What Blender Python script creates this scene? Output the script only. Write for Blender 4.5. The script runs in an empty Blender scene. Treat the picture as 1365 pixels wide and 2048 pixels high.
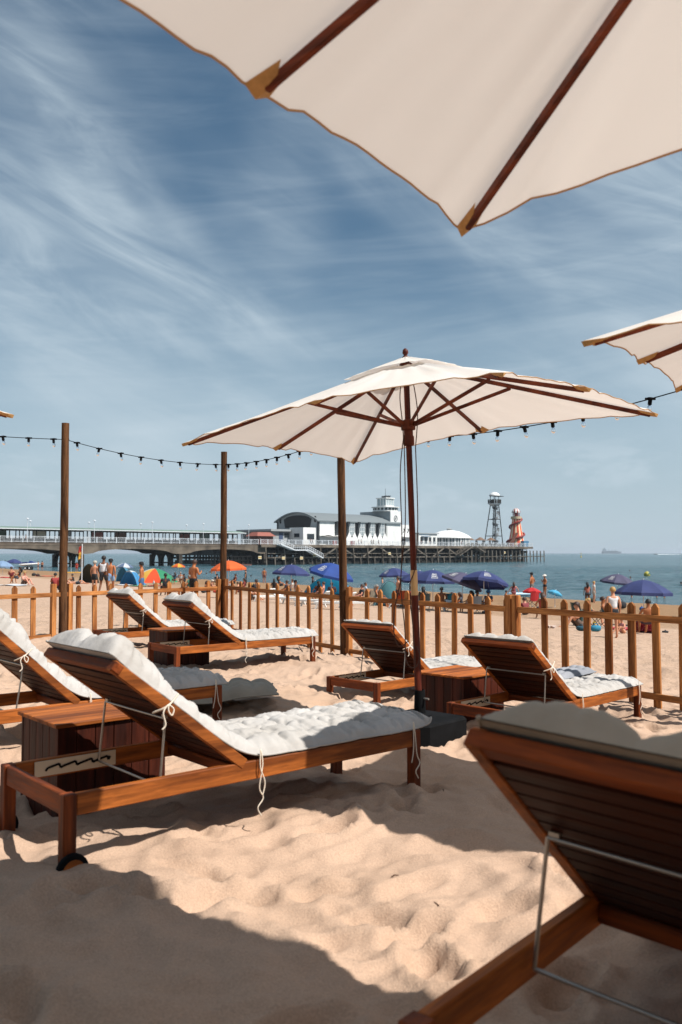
import bpy, bmesh, math, random
import numpy as np
from mathutils import Vector, Matrix, noise as mnoise
S = bpy.context.scene
COL = S.collection
PI = math.pi
R = math.radians
random.seed(7)

# ------------------------------------------------------------------ camera, world, sun, exposure
F, PX, PY, HOR, EYE = 1750.0, 682.5, 1024.0, 1106.0, 1.2
PITCH = math.atan((HOR - PY) / F)
cam_d = bpy.data.cameras.new('camera')
cam = bpy.data.objects.new('camera', cam_d); COL.objects.link(cam)
cam.location = (0, 0, EYE); cam.rotation_euler = (PI/2 + PITCH, 0, 0)
cam_d.sensor_fit = 'VERTICAL'; cam_d.sensor_height = 36; cam_d.lens = F / 2048 * 36
cam_d.clip_start = .05; cam_d.clip_end = 60000
cam_d.dof.use_dof = True; cam_d.dof.focus_distance = 11.0; cam_d.dof.aperture_fstop = 4.0
S.camera = cam
S.view_settings.view_transform = 'Standard'; S.view_settings.look = 'None'
S.view_settings.gamma = 1; S.view_settings.use_curve_mapping = False
S.view_settings.exposure = 0.42

SUN_EL = 53.0
SUN_H = Vector((.907, -.421))            # where the sun stands, on the ground plan
world = bpy.data.worlds.new('World'); S.world = world; world.use_nodes = True
wn, wl = world.node_tree.nodes, world.node_tree.links
for n in list(wn): wn.remove(n)
def N(nodes, t, **k):
    n = nodes.new(t)
    for a, b in k.items():
        if a.startswith('i_'): n.inputs[int(a[2:])].default_value = b
        else: setattr(n, a, b)
    return n
out = N(wn, 'ShaderNodeOutputWorld'); bg = N(wn, 'ShaderNodeBackground'); bg.inputs[1].default_value = .054
sky = N(wn, 'ShaderNodeTexSky', sky_type='NISHITA', sun_disc=False)
sky.sun_elevation = R(SUN_EL); sky.sun_rotation = math.atan2(SUN_H.x, SUN_H.y)
sky.air_density = 1.0; sky.dust_density = .25; sky.ozone_density = 1.6; sky.altitude = 0
# thin high cloud drifting through the sky: noise laid out on a flat layer overhead
tc = N(wn, 'ShaderNodeTexCoord'); sx = N(wn, 'ShaderNodeSeparateXYZ'); wl.new(tc.outputs['Generated'], sx.inputs[0])
def cloud(rot, stretch, loc, det, rough, lo, hi, dist=0.6):
    mp = N(wn, 'ShaderNodeMapping', vector_type='TEXTURE'); mp.inputs['Rotation'].default_value = (0, R(rot), 0); mp.inputs['Scale'].default_value = stretch; mp.inputs['Location'].default_value = loc
    wl.new(tc.outputs['Generated'], mp.inputs[0])
    nz = N(wn, 'ShaderNodeTexNoise'); nz.inputs['Scale'].default_value = 1; nz.inputs['Detail'].default_value = det; nz.inputs['Roughness'].default_value = rough; nz.inputs['Distortion'].default_value = dist
    wl.new(mp.outputs[0], nz.inputs['Vector'])
    mr = N(wn, 'ShaderNodeMapRange', interpolation_type='SMOOTHSTEP'); mr.inputs[1].default_value = lo; mr.inputs[2].default_value = hi
    wl.new(nz.outputs['Fac'], mr.inputs[0]); return mr.outputs[0]
big = cloud(32, (.55, .6, .22), (.35, .1, .2), 3, .5, .37, .63, .3)
wisp = cloud(26, (.26, .2, .07), (.2, 3.1, 0), 9, .60, .30, .75, .9)
wisp2 = cloud(-4, (.30, .3, .035), (4.2, 1.1, 0), 8, .6, .42, .80, .5)
puffs = cloud(0, (.10, .10, .035), (2.2, 0, .4), 8, .6, .50, .66, .2)
def mth(op, a, b, **k):
    n = N(wn, 'ShaderNodeMath', operation=op, **k)
    for i, v in enumerate((a, b)):
        if isinstance(v, (int, float)): n.inputs[i].default_value = v
        else: wl.new(v, n.inputs[i])
    return n.outputs[0]
def rng(v, a, b, c, d):
    mr = N(wn, 'ShaderNodeMapRange', interpolation_type='SMOOTHSTEP')
    for k_, q_ in enumerate((a, b, c, d)): mr.inputs[1+k_].default_value = q_
    wl.new(v, mr.inputs[0]); return mr.outputs[0]
el = sx.outputs[2]
c1 = mth('MULTIPLY', big, mth('ADD', mth('MULTIPLY', wisp, .60), .24))
c2 = mth('MULTIPLY', wisp2, rng(el, .02, .45, .34, .14))
c3 = mth('MULTIPLY', puffs, mth('MULTIPLY', rng(el, .03, .06, 0, .45), rng(el, .10, .14, 1, 0)))
cl = mth('MINIMUM', mth('ADD', mth('ADD', c1, c2), c3), .85)
# pale haze low over the sea
hz = rng(el, -.01, .36, .90, 0)
hmix = N(wn, 'ShaderNodeMix', data_type='RGBA'); wl.new(hz, hmix.inputs[0]); hmix.inputs[7].default_value = (6.5, 8.2, 9.5, 1)
hs = N(wn, 'ShaderNodeHueSaturation'); hs.inputs['Hue'].default_value = .487; hs.inputs['Saturation'].default_value = 1.06; hs.inputs['Value'].default_value = 1.12
wl.new(sky.outputs[0], hs.inputs['Color']); wl.new(hs.outputs[0], hmix.inputs[6])
mixc = N(wn, 'ShaderNodeMix', data_type='RGBA'); wl.new(cl, mixc.inputs[0]); wl.new(hmix.outputs[2], mixc.inputs[6]); mixc.inputs[7].default_value = (8.0, 9.5, 10.6, 1)
wl.new(mixc.outputs[2], bg.inputs[0]); wl.new(bg.outputs[0], out.inputs[0])

sun_d = bpy.data.lights.new('sun', 'SUN'); sun_d.energy = 5.0; sun_d.angle = R(.53); sun_d.color = (1, .955, .90)
sun = bpy.data.objects.new('sun', sun_d); COL.objects.link(sun)
ce = math.cos(R(SUN_EL)); sdir = Vector((SUN_H.x*ce, SUN_H.y*ce, math.sin(R(SUN_EL))))
sun.rotation_euler = sdir.to_track_quat('Z', 'Y').to_euler(); sun.location = (20, -10, 30)

# ------------------------------------------------------------------ helpers
def lin(h, k=1.0):
    h = h.lstrip('#'); v = [int(h[i:i+2], 16)/255 for i in (0, 2, 4)]
    return tuple(k*((c/12.92) if c <= .04045 else ((c+.055)/1.055)**2.4) for c in v) + (1,)
def ray(px, py):
    x, u = (px-PX)/F, (PY-py)/F
    c, s = math.cos(PITCH), math.sin(PITCH)
    return Vector((x, c-u*s, s+u*c))
def W(px, py, Y):
    d = ray(px, py); return Vector((0, 0, EYE)) + d*(Y/d.y)
SH = Vector((8.9, 71)); SN = Vector((-.817, -.577)); SEA = -2.0
CP = [(.39,4.77,-.05),(-1.09,3.48,-.04),(2.78,8.17,-.31),(.91,7.27,-.27),(-.14,8.97,-.30),(.37,8.48,-.27),(-1.82,10,-.13),(-.35,11.26,-.17),
      (.61,6.9,-.15),(0,0,0),(0,1.6,0),(1.4,2.5,-.02),(-4.4,13.9,-.12),(-2.2,16.4,-.2),(.05,12.9,-.27),(3,8.5,-.33),(-3,6,-.06),(-.8,8.3,-.13),(-3.2,12.6,-.2)]
def beach(x, y):
    d = (x-SH.x)*SN.x + (y-SH.y)*SN.y
    z = np.interp(d, [-200, -4, 0, 17, 40.8, 48, 400], [-12, -2.35, -2.0, -1.86, -.30, -.02, .6])
    return np.maximum(z, -6.0)
CPR = [(a, b, c-float(beach(a, b))) for a, b, c in CP]
def zbase(x, y):
    x = np.asarray(x, float); y = np.asarray(y, float)
    z = beach(x, y); sw = .35+np.zeros_like(z); sz = np.zeros_like(z)
    for a, b, r in CPR:
        w = np.exp(-((x-a)**2+(y-b)**2)/(2*1.1**2)); sw = sw+w; sz = sz+w*r
    return z+sz/sw
def zg(x, y): return float(zbase(x, y))
def ground_hit(px, py):
    d = ray(px, py); t = .5
    o = Vector((0, 0, EYE))
    while t < 900:
        p = o+d*t
        if p.z < max(zg(p.x, p.y), SEA-5): return p
        t *= 1.004
    return p
def stand_at(px, top, h, y0=48):     # sand point near distance y0 where a thing h tall reaches this height of the photograph
    best = None
    for Y in np.exp(np.linspace(math.log(23), math.log(190), 500)):
        p = W(px, top, Y); gap = abs(max(zg(p.x, p.y), SEA-.35)+h-p.z)*F/Y + .22*F*h*abs(1/Y-1/y0)
        if best is None or gap < best[0]: best = (gap, p.x, Y)
    return Vector((best[1], best[2], zg(best[1], best[2])))

class MB:
    def __init__(s): s.v = []; s.f = []
    def add(s, vs, fs):
        b = len(s.v); s.v += [tuple(v) for v in vs]; s.f += [tuple(b+i for i in f) for f in fs]; return s
    def box(s, c, d, M=None, tz=None):
        hx, hy, hz = d[0]/2, d[1]/2, d[2]/2
        vs = [Vector((x*hx, y*hy, z*hz)) for z in (-1, 1) for y in (-1, 1) for x in (-1, 1)]
        if M is not None: vs = [M @ v for v in vs]
        vs = [v+Vector(c) for v in vs]
        return s.add(vs, [(0,2,3,1),(4,5,7,6),(0,1,5,4),(2,6,7,3),(0,4,6,2),(1,3,7,5)])
    def span(s, a, b): # box from min corner to max corner
        return s.box([(a[i]+b[i])/2 for i in range(3)], [b[i]-a[i] for i in range(3)])
    def beam(s, p, q, w, h, up=(0, 0, 1)):  # w sideways, h along up
        p, q = Vector(p), Vector(q); d = q-p; L = d.length; x = d/L
        y = Vector(up).cross(x)
        if y.length < 1e-4: y = Vector((1, 0, 0)).cross(x)
        y.normalize(); z = x.cross(y)
        M = Matrix((x, y, z)).transposed()
        return s.box((p+q)/2, (L, w, h), M)
    def tube(s, pts, r, n=8, cap=True):
        pts = [Vector(p) for p in pts]; m = len(pts)
        rr = r if isinstance(r, (list, tuple)) else [r]*m
        prev = None; rings = []; b = len(s.v)
        for i, p in enumerate(pts):
            t = (pts[min(i+1, m-1)]-pts[max(i-1, 0)]).normalized()
            if prev is None:
                a = Vector((0, 0, 1)) if abs(t.z) < .9 else Vector((1, 0, 0)); u = t.cross(a).normalized()
            else:
                u = prev-t*prev.dot(t)
                if u.length < 1e-6: u = t.orthogonal()
                u.normalize()
            prev = u; w = t.cross(u)
            for k in range(n):
                a = 2*PI*k/n; s.v.append(tuple(p+(u*math.cos(a)+w*math.sin(a))*rr[i]))
        for i in range(m-1):
            for k in range(n):
                s.f.append((b+i*n+k, b+i*n+(k+1) % n, b+(i+1)*n+(k+1) % n, b+(i+1)*n+k))
        if cap: s.f.append(tuple(b+k for k in reversed(range(n)))); s.f.append(tuple(b+(m-1)*n+k for k in range(n)))
        return s
    def lathe(s, prof, n=16, c=(0, 0, 0), M=None):
        vs = []; c = Vector(c)
        for r, z in prof:
            for k in range(n):
                v = Vector((r*math.cos(2*PI*k/n), r*math.sin(2*PI*k/n), z))
                if M is not None: v = M @ v
                vs.append(v+c)
        m = len(prof); fs = [(i*n+k, i*n+(k+1) % n, (i+1)*n+(k+1) % n, (i+1)*n+k) for i in range(m-1) for k in range(n)]
        fs.append(tuple(reversed(range(n)))); fs.append(tuple((m-1)*n+k for k in range(n)))
        return s.add(vs, fs)
    def ball(s, c, r, n=10, m=7):
        r = (r, r, r) if isinstance(r, (int, float)) else r
        vs = []; 
        for i in range(m+1):
            a = PI*i/m
            for k in range(n):
                b = 2*PI*k/n; vs.append((c[0]+r[0]*math.sin(a)*math.cos(b), c[1]+r[1]*math.sin(a)*math.sin(b), c[2]+r[2]*math.cos(a)))
        return s.add(vs, [(i*n+k, (i+1)*n+k, (i+1)*n+(k+1) % n, i*n+(k+1) % n) for i in range(m) for k in range(n)])
    def prism(s, poly, z0, z1, M=None, c=(0,0,0)):
        n = len(poly); c = Vector(c)
        vs = [Vector((p[0], p[1], z)) for z in (z0, z1) for p in poly]
        if M is not None: vs = [M @ v for v in vs]
        vs = [v+c for v in vs]
        return s.add(vs, [tuple(reversed(range(n))), tuple(n+i for i in range(n))]+[(i, (i+1) % n, n+(i+1) % n, n+i) for i in range(n)])
    def grid(s, nu, nv, fn, close_u=False):
        vs = [fn(i/(nu), j/(nv)) for i in range(nu+1) for j in range(nv+1)]
        return s.add(vs, [(i*(nv+1)+j, (i+1)*(nv+1)+j, (i+1)*(nv+1)+j+1, i*(nv+1)+j+1) for i in range(nu) for j in range(nv)])
    def obj(s, name, mat, parent=None, smooth=False, bevel=0, loc=None):
        me = bpy.data.meshes.new(name); me.from_pydata(s.v, [], s.f); me.update()
        o = bpy.data.objects.new(name, me); COL.objects.link(o); me.materials.append(mat)
        if smooth:
            me.polygons.foreach_set('use_smooth', [True]*len(me.polygons))
            if smooth != 'all':
                bm = bmesh.new(); bm.from_mesh(me)
                bmesh.ops.remove_doubles(bm, verts=bm.verts, dist=1e-5)
                for e in bm.edges:
                    if len(e.link_faces) == 2 and e.calc_face_angle(0) > .9: e.smooth = False
                bm.to_mesh(me); bm.free()
        if bevel:
            b = o.modifiers.new('bevel', 'BEVEL'); b.width = bevel; b.segments = 1; b.limit_method = 'ANGLE'; b.angle_limit = R(50)
        if parent: o.parent = parent
        if loc is not None: o.location = loc
        return o
def tag(o, label=None, cat=None, group=None, kind=None):
    if label: o['label'] = label
    if cat: o['category'] = cat
    if group: o['group'] = group
    if kind: o['kind'] = kind
    return o
def thing(name, label, cat, loc=(0, 0, 0), rz=0, group=None, M=None):
    o = bpy.data.objects.new(name, None); COL.objects.link(o); o.empty_display_size = .2
    if M is not None: o.matrix_world = M
    else: o.location = loc; o.rotation_euler = (0, 0, rz)
    return tag(o, label, cat, group)
def copy_tree(o, parent=None):
    c = o.copy(); COL.objects.link(c); c.parent = parent
    for ch in [x for x in bpy.data.objects if x.parent == o]: copy_tree(ch, c)
    return c

# ------------------------------------------------------------------ materials
MATS = {}
def mat(name, col, rough=.7, metal=0, col2=None, scale=6, bump=0, bscale=None, detail=4, stretch=None, spec=.5, trans=None, sheen=0, coords='Object', lo=.35, hi=.65, alpha=None, rand=0):
    if name in MATS: return MATS[name]
    m = bpy.data.materials.new(name); m.use_nodes = True; nt = m.node_tree; n = nt.nodes; l = nt.links
    b = n['Principled BSDF']; c = lin(col) if isinstance(col, str) else tuple(col)+(1,)
    b.inputs['Base Color'].default_value = c; b.inputs['Roughness'].default_value = rough; b.inputs['Metallic'].default_value = metal
    b.inputs['Specular IOR Level'].default_value = spec
    t = N(n, 'ShaderNodeTexCoord'); mp = N(n, 'ShaderNodeMapping'); l.new(t.outputs[coords], mp.inputs[0])
    if stretch: mp.inputs['Scale'].default_value = stretch
    if col2:
        nz = N(n, 'ShaderNodeTexNoise'); nz.inputs['Scale'].default_value = scale; nz.inputs['Detail'].default_value = detail; nz.inputs['Roughness'].default_value = .6
        l.new(mp.outputs[0], nz.inputs['Vector'])
        mr = N(n, 'ShaderNodeMapRange'); mr.inputs[1].default_value = lo; mr.inputs[2].default_value = hi; l.new(nz.outputs['Fac'], mr.inputs[0])
        mx = N(n, 'ShaderNodeMix', data_type='RGBA'); l.new(mr.outputs[0], mx.inputs[0]); mx.inputs[6].default_value = c
        mx.inputs[7].default_value = lin(col2) if isinstance(col2, str) else tuple(col2)+(1,); l.new(mx.outputs[2], b.inputs['Base Color'])
    if rand:   # every board has its own tone and its own grain
        oi = N(n, 'ShaderNodeObjectInfo'); rm = N(n, 'ShaderNodeMapRange'); rm.inputs[3].default_value = 1-rand; rm.inputs[4].default_value = 1+rand*.7; l.new(oi.outputs['Random'], rm.inputs[0])
        sc = N(n, 'ShaderNodeMath', operation='MULTIPLY', i_1=40.0); l.new(oi.outputs['Random'], sc.inputs[0]); l.new(sc.outputs[0], mp.inputs['Location'])
        fg = N(n, 'ShaderNodeTexNoise'); fg.inputs['Scale'].default_value = 5.5; fg.inputs['Detail'].default_value = 6; fg.inputs['Distortion'].default_value = .6; l.new(mp.outputs[0], fg.inputs['Vector'])
        fr = N(n, 'ShaderNodeMapRange'); fr.inputs[1].default_value = .35; fr.inputs[2].default_value = .65; fr.inputs[3].default_value = .72; fr.inputs[4].default_value = 1.12; l.new(fg.outputs['Fac'], fr.inputs[0])
        pm = N(n, 'ShaderNodeMath', operation='MULTIPLY'); l.new(rm.outputs[0], pm.inputs[0]); l.new(fr.outputs[0], pm.inputs[1])
        mu = N(n, 'ShaderNodeMix', data_type='RGBA', blend_type='MULTIPLY'); mu.inputs[0].default_value = 1; l.new(mx.outputs[2], mu.inputs[6]); l.new(pm.outputs[0], mu.inputs[7]); l.new(mu.outputs[2], b.inputs['Base Color'])
        rr_ = N(n, 'ShaderNodeMapRange'); rr_.inputs[3].default_value = rough-.08; rr_.inputs[4].default_value = rough+.28; l.new(fg.outputs['Fac'], rr_.inputs[0]); l.new(rr_.outputs[0], b.inputs['Roughness'])
    if bump:
        nb = N(n, 'ShaderNodeTexNoise'); nb.inputs['Scale'].default_value = bscale or scale*3; nb.inputs['Detail'].default_value = 5
        l.new(mp.outputs[0], nb.inputs['Vector']); bp = N(n, 'ShaderNodeBump'); bp.inputs['Strength'].default_value = 1; bp.inputs['Distance'].default_value = bump
        l.new(nb.outputs['Fac'], bp.inputs['Height']); l.new(bp.outputs[0], b.inputs['Normal'])
    if trans:   # thin cloth that lets light through
        tr = N(n, 'ShaderNodeBsdfTranslucent'); ms = N(n, 'ShaderNodeMixShader', i_0=trans); o = n['Material Output']
        tr.inputs[0].default_value = c
        l.new(b.outputs[0], ms.inputs[1]); l.new(tr.outputs[0], ms.inputs[2]); l.new(ms.outputs[0], o.inputs[0])
        if col2: l.new(mx.outputs[2], tr.inputs[0])
        if bump: l.new(bp.outputs[0], tr.inputs['Normal'])
    if alpha: b.inputs['Transmission Weight'].default_value = alpha; b.inputs['IOR'].default_value = 1.3
    MATS[name] = m; return m
def wood(name, c1, c2, axis, rough=.55, scale=1.0, bump=.0015, knots=False):
    st = [14*scale]*3; st[axis] = 1.3*scale
    m = mat(name, c1, rough, 0, c2, 1.0, bump, 3.0, 7, tuple(st), lo=.38, hi=.62, rand=.22, spec=.22)
    return m
M_teak = [wood('oiled_wood_'+a, 'b2652a', '713a14', i, .52) for i, a in enumerate('xyz')]
M_teak[1] = wood('shaded_oiled_wood_y', '8c4419', '55250c', 1, .52); M_teak[2] = wood('shaded_oiled_wood_z', '84401a', '4e210b', 2, .52)  # same wood for cross parts and legs, shade worked into a darker colour
M_slat_shade = [wood('shaded_slat_wood_'+a, '48210d', '260f06', i, .48) for i, a in enumerate('xyz')]  # backrest slats: same wood, shade of the unlit backs put into its colour
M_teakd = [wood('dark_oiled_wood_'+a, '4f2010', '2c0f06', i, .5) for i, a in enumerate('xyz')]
M_fence = [wood('fence_wood_'+a, 'bd7f48', '77431e', i, .72, .8) for i, a in enumerate('xyz')]
M_post = wood('post_wood', '64442b', '332012', 2, .85, 1.2, .004)
M_pole = wood('pole_wood', '6a2c19', '3f150c', 2, .45)
M_rib = [wood('rib_wood_'+a, '7a3a20', '481c0d', i, .5) for i, a in enumerate('xyz')]
M_joint = mat('pale_joint_wood', 'dcb680', .5, 0, 'c2965c', 3, stretch=(14, 14, 1.3))
M_steel = mat('steel_rod', 'a8a49c', .35, .9)
M_plate = mat('rack_plate', 'c9b9a0', .5, 0)
M_black = mat('black_plastic', '090a0b', .85, 0, '121315', 8, spec=.12)
M_rope = mat('cream_cord', 'd8ccba', .9)
M_drope = mat('brown_cord', '4a3328', .9)
M_canvas = mat('canopy_canvas', 'ebe7e0', .85, 0, 'e2dcd2', 1.2, .0006, 500, 3, trans=.30, lo=.3, hi=.8)
_nt = M_canvas.node_tree; _tr = [n_ for n_ in _nt.nodes if n_.type == 'BSDF_TRANSLUCENT'][0]
for l_ in list(_tr.inputs[0].links): _nt.links.remove(l_)
_tr.inputs[0].default_value = (.90, .83, .76, 1)      # cream canvas passes warm light
M_hem = mat('canopy_hem', 'c9a070', .85, trans=.3)
M_pocket = mat('corner_pocket', 'c89a62', .85, 0, 'b08650', 40)
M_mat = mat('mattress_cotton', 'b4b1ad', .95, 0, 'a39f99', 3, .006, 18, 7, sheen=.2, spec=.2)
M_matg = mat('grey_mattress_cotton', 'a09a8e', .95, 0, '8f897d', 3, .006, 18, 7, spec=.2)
M_glass = mat('clear_glass', 'ffffff', .03, 0, alpha=1.0)

# ------------------------------------------------------------------ noise in numpy
_rng = np.random.RandomState(5)
_P = _rng.permutation(512); _P = np.concatenate([_P, _P]); _A = _rng.rand(512)*2*PI
def gnoise(x, y):
    xi = np.floor(x).astype(int); yi = np.floor(y).astype(int); fx = x-xi; fy = y-yi
    def g(ix, iy, dx, dy):
        h = _A[_P[(_P[ix & 511]+iy) & 511]]; return np.cos(h)*dx+np.sin(h)*dy
    u = fx*fx*fx*(fx*(fx*6-15)+10); v = fy*fy*fy*(fy*(fy*6-15)+10)
    a = g(xi, yi, fx, fy); b = g(xi+1, yi, fx-1, fy); c = g(xi, yi+1, fx, fy-1); d = g(xi+1, yi+1, fx-1, fy-1)
    return (a*(1-u)+b*u)*(1-v)+(c*(1-u)+d*u)*v*1.0
def sand_relief(x, y):
    wx = x+.25*gnoise(x*1.3+7, y*1.3); wy = y+.25*gnoise(x*1.3, y*1.3+31)
    z = .10*gnoise(wx*.8+3, wy*.8) + .055*gnoise(wx*2.1, wy*2.1+9)
    r = 1-np.abs(gnoise(wx*2.9+11, wy*2.9))*2.2; z += .024*np.clip(r, 0, 1)**2
    r2 = 1-np.abs(gnoise(wx*6.1+5, wy*6.1))*2.6; z += .022*gnoise(wx*5.3, wy*5.3) + .012*np.clip(r2, 0, 1)**2 + .012*gnoise(x*12, y*12) + .006*gnoise(x*25, y*25)
    return z
FOOT = []
rf = random.Random(3)
for i in range(900):
    fx, fy = rf.uniform(-4.5, 5), rf.uniform(1.0, 14); FOOT.append((fx, fy, rf.uniform(0, PI), rf.uniform(.10, .17), rf.uniform(.05, .085), rf.uniform(.02, .055)))
def footprints(x, y):
    z = np.zeros_like(x)
    for fx, fy, a, L, w, d in FOOT:
        m = (np.abs(x-fx) < .45) & (np.abs(y-fy) < .45)
        if not m.any(): continue
        X = x[m]-fx; Y = y[m]-fy; u = (X*math.cos(a)+Y*math.sin(a))/L; v = (-X*math.sin(a)+Y*math.cos(a))/w
        q = np.sqrt(u*u+v*v); z[m] += -d*np.exp(-q**5) + d*.45*np.exp(-((q-1.32)/.28)**2)
    return z
def steps(a, b, fine, g, lo, hi):
    """coordinates from lo to hi, spacing fine inside a..b and growing outside"""
    mid = list(np.arange(a, b, fine)); up = []; x, s = b, fine
    while x < hi: up.append(x); s *= g; x += s
    up.append(hi); dn = []; x, s = a, fine
    while x > lo:
        s *= g; x -= s; dn.append(x)
    dn[-1] = lo
    return np.array(sorted(dn)+mid+up)
def sheet(name, xs, ys, zf, m, kind='structure'):
    X, Y = np.meshgrid(xs, ys); Z = zf(X, Y); nx, ny = len(xs), len(ys)
    co = np.stack([X, Y, Z], -1).reshape(-1, 3).astype(np.float32)
    i = np.arange((ny-1)*(nx-1)); r, c = i//(nx-1), i % (nx-1); a = r*nx+c
    q = np.stack([a, a+1, a+nx+1, a+nx], 1).astype(np.int32)
    me = bpy.data.meshes.new(name); me.vertices.add(len(co)); me.vertices.foreach_set('co', co.ravel())
    me.loops.add(q.size); me.loops.foreach_set('vertex_index', q.ravel())
    me.polygons.add(len(q)); me.polygons.foreach_set('loop_start', np.arange(0, q.size, 4, dtype=np.int32))
    me.polygons.foreach_set('use_smooth', np.ones(len(q), bool)); me.update(calc_edges=True); me.validate()
    o = bpy.data.objects.new(name, me); COL.objects.link(o); me.materials.append(m); o['kind'] = kind; return o

# ------------------------------------------------------------------ the setting: sand, sea
def sand_material():
    m = bpy.data.materials.new('sand'); m.use_nodes = True; n = m.node_tree.nodes; l = m.node_tree.links; b = n['Principled BSDF']
    b.inputs['Roughness'].default_value = .95; b.inputs['Specular IOR Level'].default_value = .15
    g = N(n, 'ShaderNodeNewGeometry')
    a = N(n, 'ShaderNodeTexNoise'); a.inputs['Scale'].default_value = 1.1; a.inputs['Detail'].default_value = 6; l.new(g.outputs['Position'], a.inputs['Vector'])
    f = N(n, 'ShaderNodeTexNoise'); f.inputs['Scale'].default_value = 150; f.inputs['Detail'].default_value = 4; l.new(g.outputs['Position'], f.inputs['Vector'])
    mx = N(n, 'ShaderNodeMix', data_type='RGBA'); mx.inputs[6].default_value = lin('bda28d'); mx.inputs[7].default_value = lin('a68b74'); l.new(a.outputs['Fac'], mx.inputs[0])
    m2 = N(n, 'ShaderNodeMix', data_type='RGBA', blend_type='MULTIPLY'); m2.inputs[0].default_value = .6; l.new(mx.outputs[2], m2.inputs[6])
    r = N(n, 'ShaderNodeMapRange'); r.inputs[1].default_value = .3; r.inputs[2].default_value = .7; r.inputs[3].default_value = .7; r.inputs[4].default_value = 1.15; l.new(f.outputs['Fac'], r.inputs[0]); l.new(r.outputs[0], m2.inputs[7])
    # wet sand near the water
    sp = N(n, 'ShaderNodeSeparateXYZ'); l.new(g.outputs['Position'], sp.inputs[0])
    wt = N(n, 'ShaderNodeMapRange'); wt.inputs[1].default_value = -1.80; wt.inputs[2].default_value = -1.93; l.new(sp.outputs[2], wt.inputs[0])
    m3 = N(n, 'ShaderNodeMix', data_type='RGBA'); l.new(wt.outputs[0], m3.inputs[0]); l.new(m2.outputs[2], m3.inputs[6]); m3.inputs[7].default_value = lin('8d7053')
    l.new(m3.outputs[2], b.inputs['Base Color'])
    # small relief: trodden lumps and grains
    n1 = N(n, 'ShaderNodeTexNoise'); n1.inputs['Scale'].default_value = 9; n1.inputs['Detail'].default_value = 6; l.new(g.outputs['Position'], n1.inputs['Vector'])
    n2 = N(n, 'ShaderNodeTexNoise'); n2.inputs['Scale'].default_value = 2.4; n2.inputs['Detail'].default_value = 5; n2.inputs['Roughness'].default_value=.6; l.new(g.outputs['Position'], n2.inputs['Vector'])
    cd = N(n, 'ShaderNodeCameraData') if False else None
    dist = N(n, 'ShaderNodeMapRange'); dist.inputs[1].default_value = 9; dist.inputs[2].default_value = 16; l.new(sp.outputs[1], dist.inputs[0])
    b1 = N(n, 'ShaderNodeBump'); b1.inputs['Distance'].default_value = .010; l.new(n1.outputs['Fac'], b1.inputs['Height'])
    b2 = N(n, 'ShaderNodeBump'); b2.inputs['Distance'].default_value = .16; l.new(dist.outputs[0], b2.inputs['Strength']); l.new(n2.outputs['Fac'], b2.inputs['Height']); l.new(b1.outputs[0], b2.inputs['Normal'])
    b3 = N(n, 'ShaderNodeBump'); b3.inputs['Distance'].default_value = .003; l.new(f.outputs['Fac'], b3.inputs['Height']); l.new(b2.outputs[0], b3.inputs['Normal'])
    l.new(b3.outputs[0], b.inputs['Normal']); return m
def sand_z(X, Y):
    near = np.clip((30-np.hypot(X, Y))/10, 0, 1)
    z = zbase(X, Y)
    far = .03*gnoise(X*.7, Y*.7)+.05*gnoise(X*.21, Y*.21)
    d = (X-SH.x)*SN.x+(Y-SH.y)*SN.y; dry = np.clip(d/6, 0, 1)
    z = z + near*(sand_relief(X, Y)-.02) + (1-near)*far*dry
    m = (X > -6) & (X < 6) & (Y > .5) & (Y < 15)
    fp = np.zeros_like(z); fp[m] = footprints(X[m], Y[m]); return z+fp
xs = steps(-3.6, 4.2, .024, 1.035, -400, 400); ys = steps(1.1, 9.0, .024, 1.022, -60, 420)
sand = sheet('sand', xs, ys, sand_z, sand_material())

def sea_material():
    m = bpy.data.materials.new('sea_water'); m.use_nodes = True; n = m.node_tree.nodes; l = m.node_tree.links; b = n['Principled BSDF']
    g = N(n, 'ShaderNodeNewGeometry')
    b.inputs['Roughness'].default_value = .16; b.inputs['IOR'].default_value = 1.33; b.inputs['Specular IOR Level'].default_value = .5
    sp = N(n, 'ShaderNodeSeparateXYZ'); l.new(g.outputs['Position'], sp.inputs[0])
    mp = N(n, 'ShaderNodeMapping'); mp.inputs['Scale'].default_value = (.35, .9, 1); mp.inputs['Rotation'].default_value = (0, 0, R(12)); l.new(g.outputs['Position'], mp.inputs[0])
    nz = N(n, 'ShaderNodeTexNoise'); nz.inputs['Scale'].default_value = .06; nz.inputs['Detail'].default_value = 6; l.new(mp.outputs[0], nz.inputs['Vector'])
    mx = N(n, 'ShaderNodeMix', data_type='RGBA'); mx.inputs[6].default_value = lin('2a4851'); mx.inputs[7].default_value = lin('456a74'); l.new(nz.outputs['Fac'], mx.inputs[0]); l.new(mx.outputs[2], b.inputs['Base Color'])
    w1 = N(n, 'ShaderNodeTexNoise'); w1.inputs['Scale'].default_value = .9; w1.inputs['Detail'].default_value = 7; w1.inputs['Roughness'].default_value = .62; l.new(mp.outputs[0], w1.inputs['Vector'])
    w2 = N(n, 'ShaderNodeTexNoise'); w2.inputs['Scale'].default_value = .16; w2.inputs['Detail'].default_value = 5; l.new(mp.outputs[0], w2.inputs['Vector'])
    b1 = N(n, 'ShaderNodeBump'); b1.inputs['Distance'].default_value = 1.5; l.new(w1.outputs['Fac'], b1.inputs['Height'])
    b2 = N(n, 'ShaderNodeBump'); b2.inputs['Distance'].default_value = 2.0; l.new(w2.outputs['Fac'], b2.inputs['Height']); l.new(b1.outputs[0], b2.inputs['Normal'])
    l.new(b2.outputs[0], b.inputs['Normal']); return m
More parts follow.
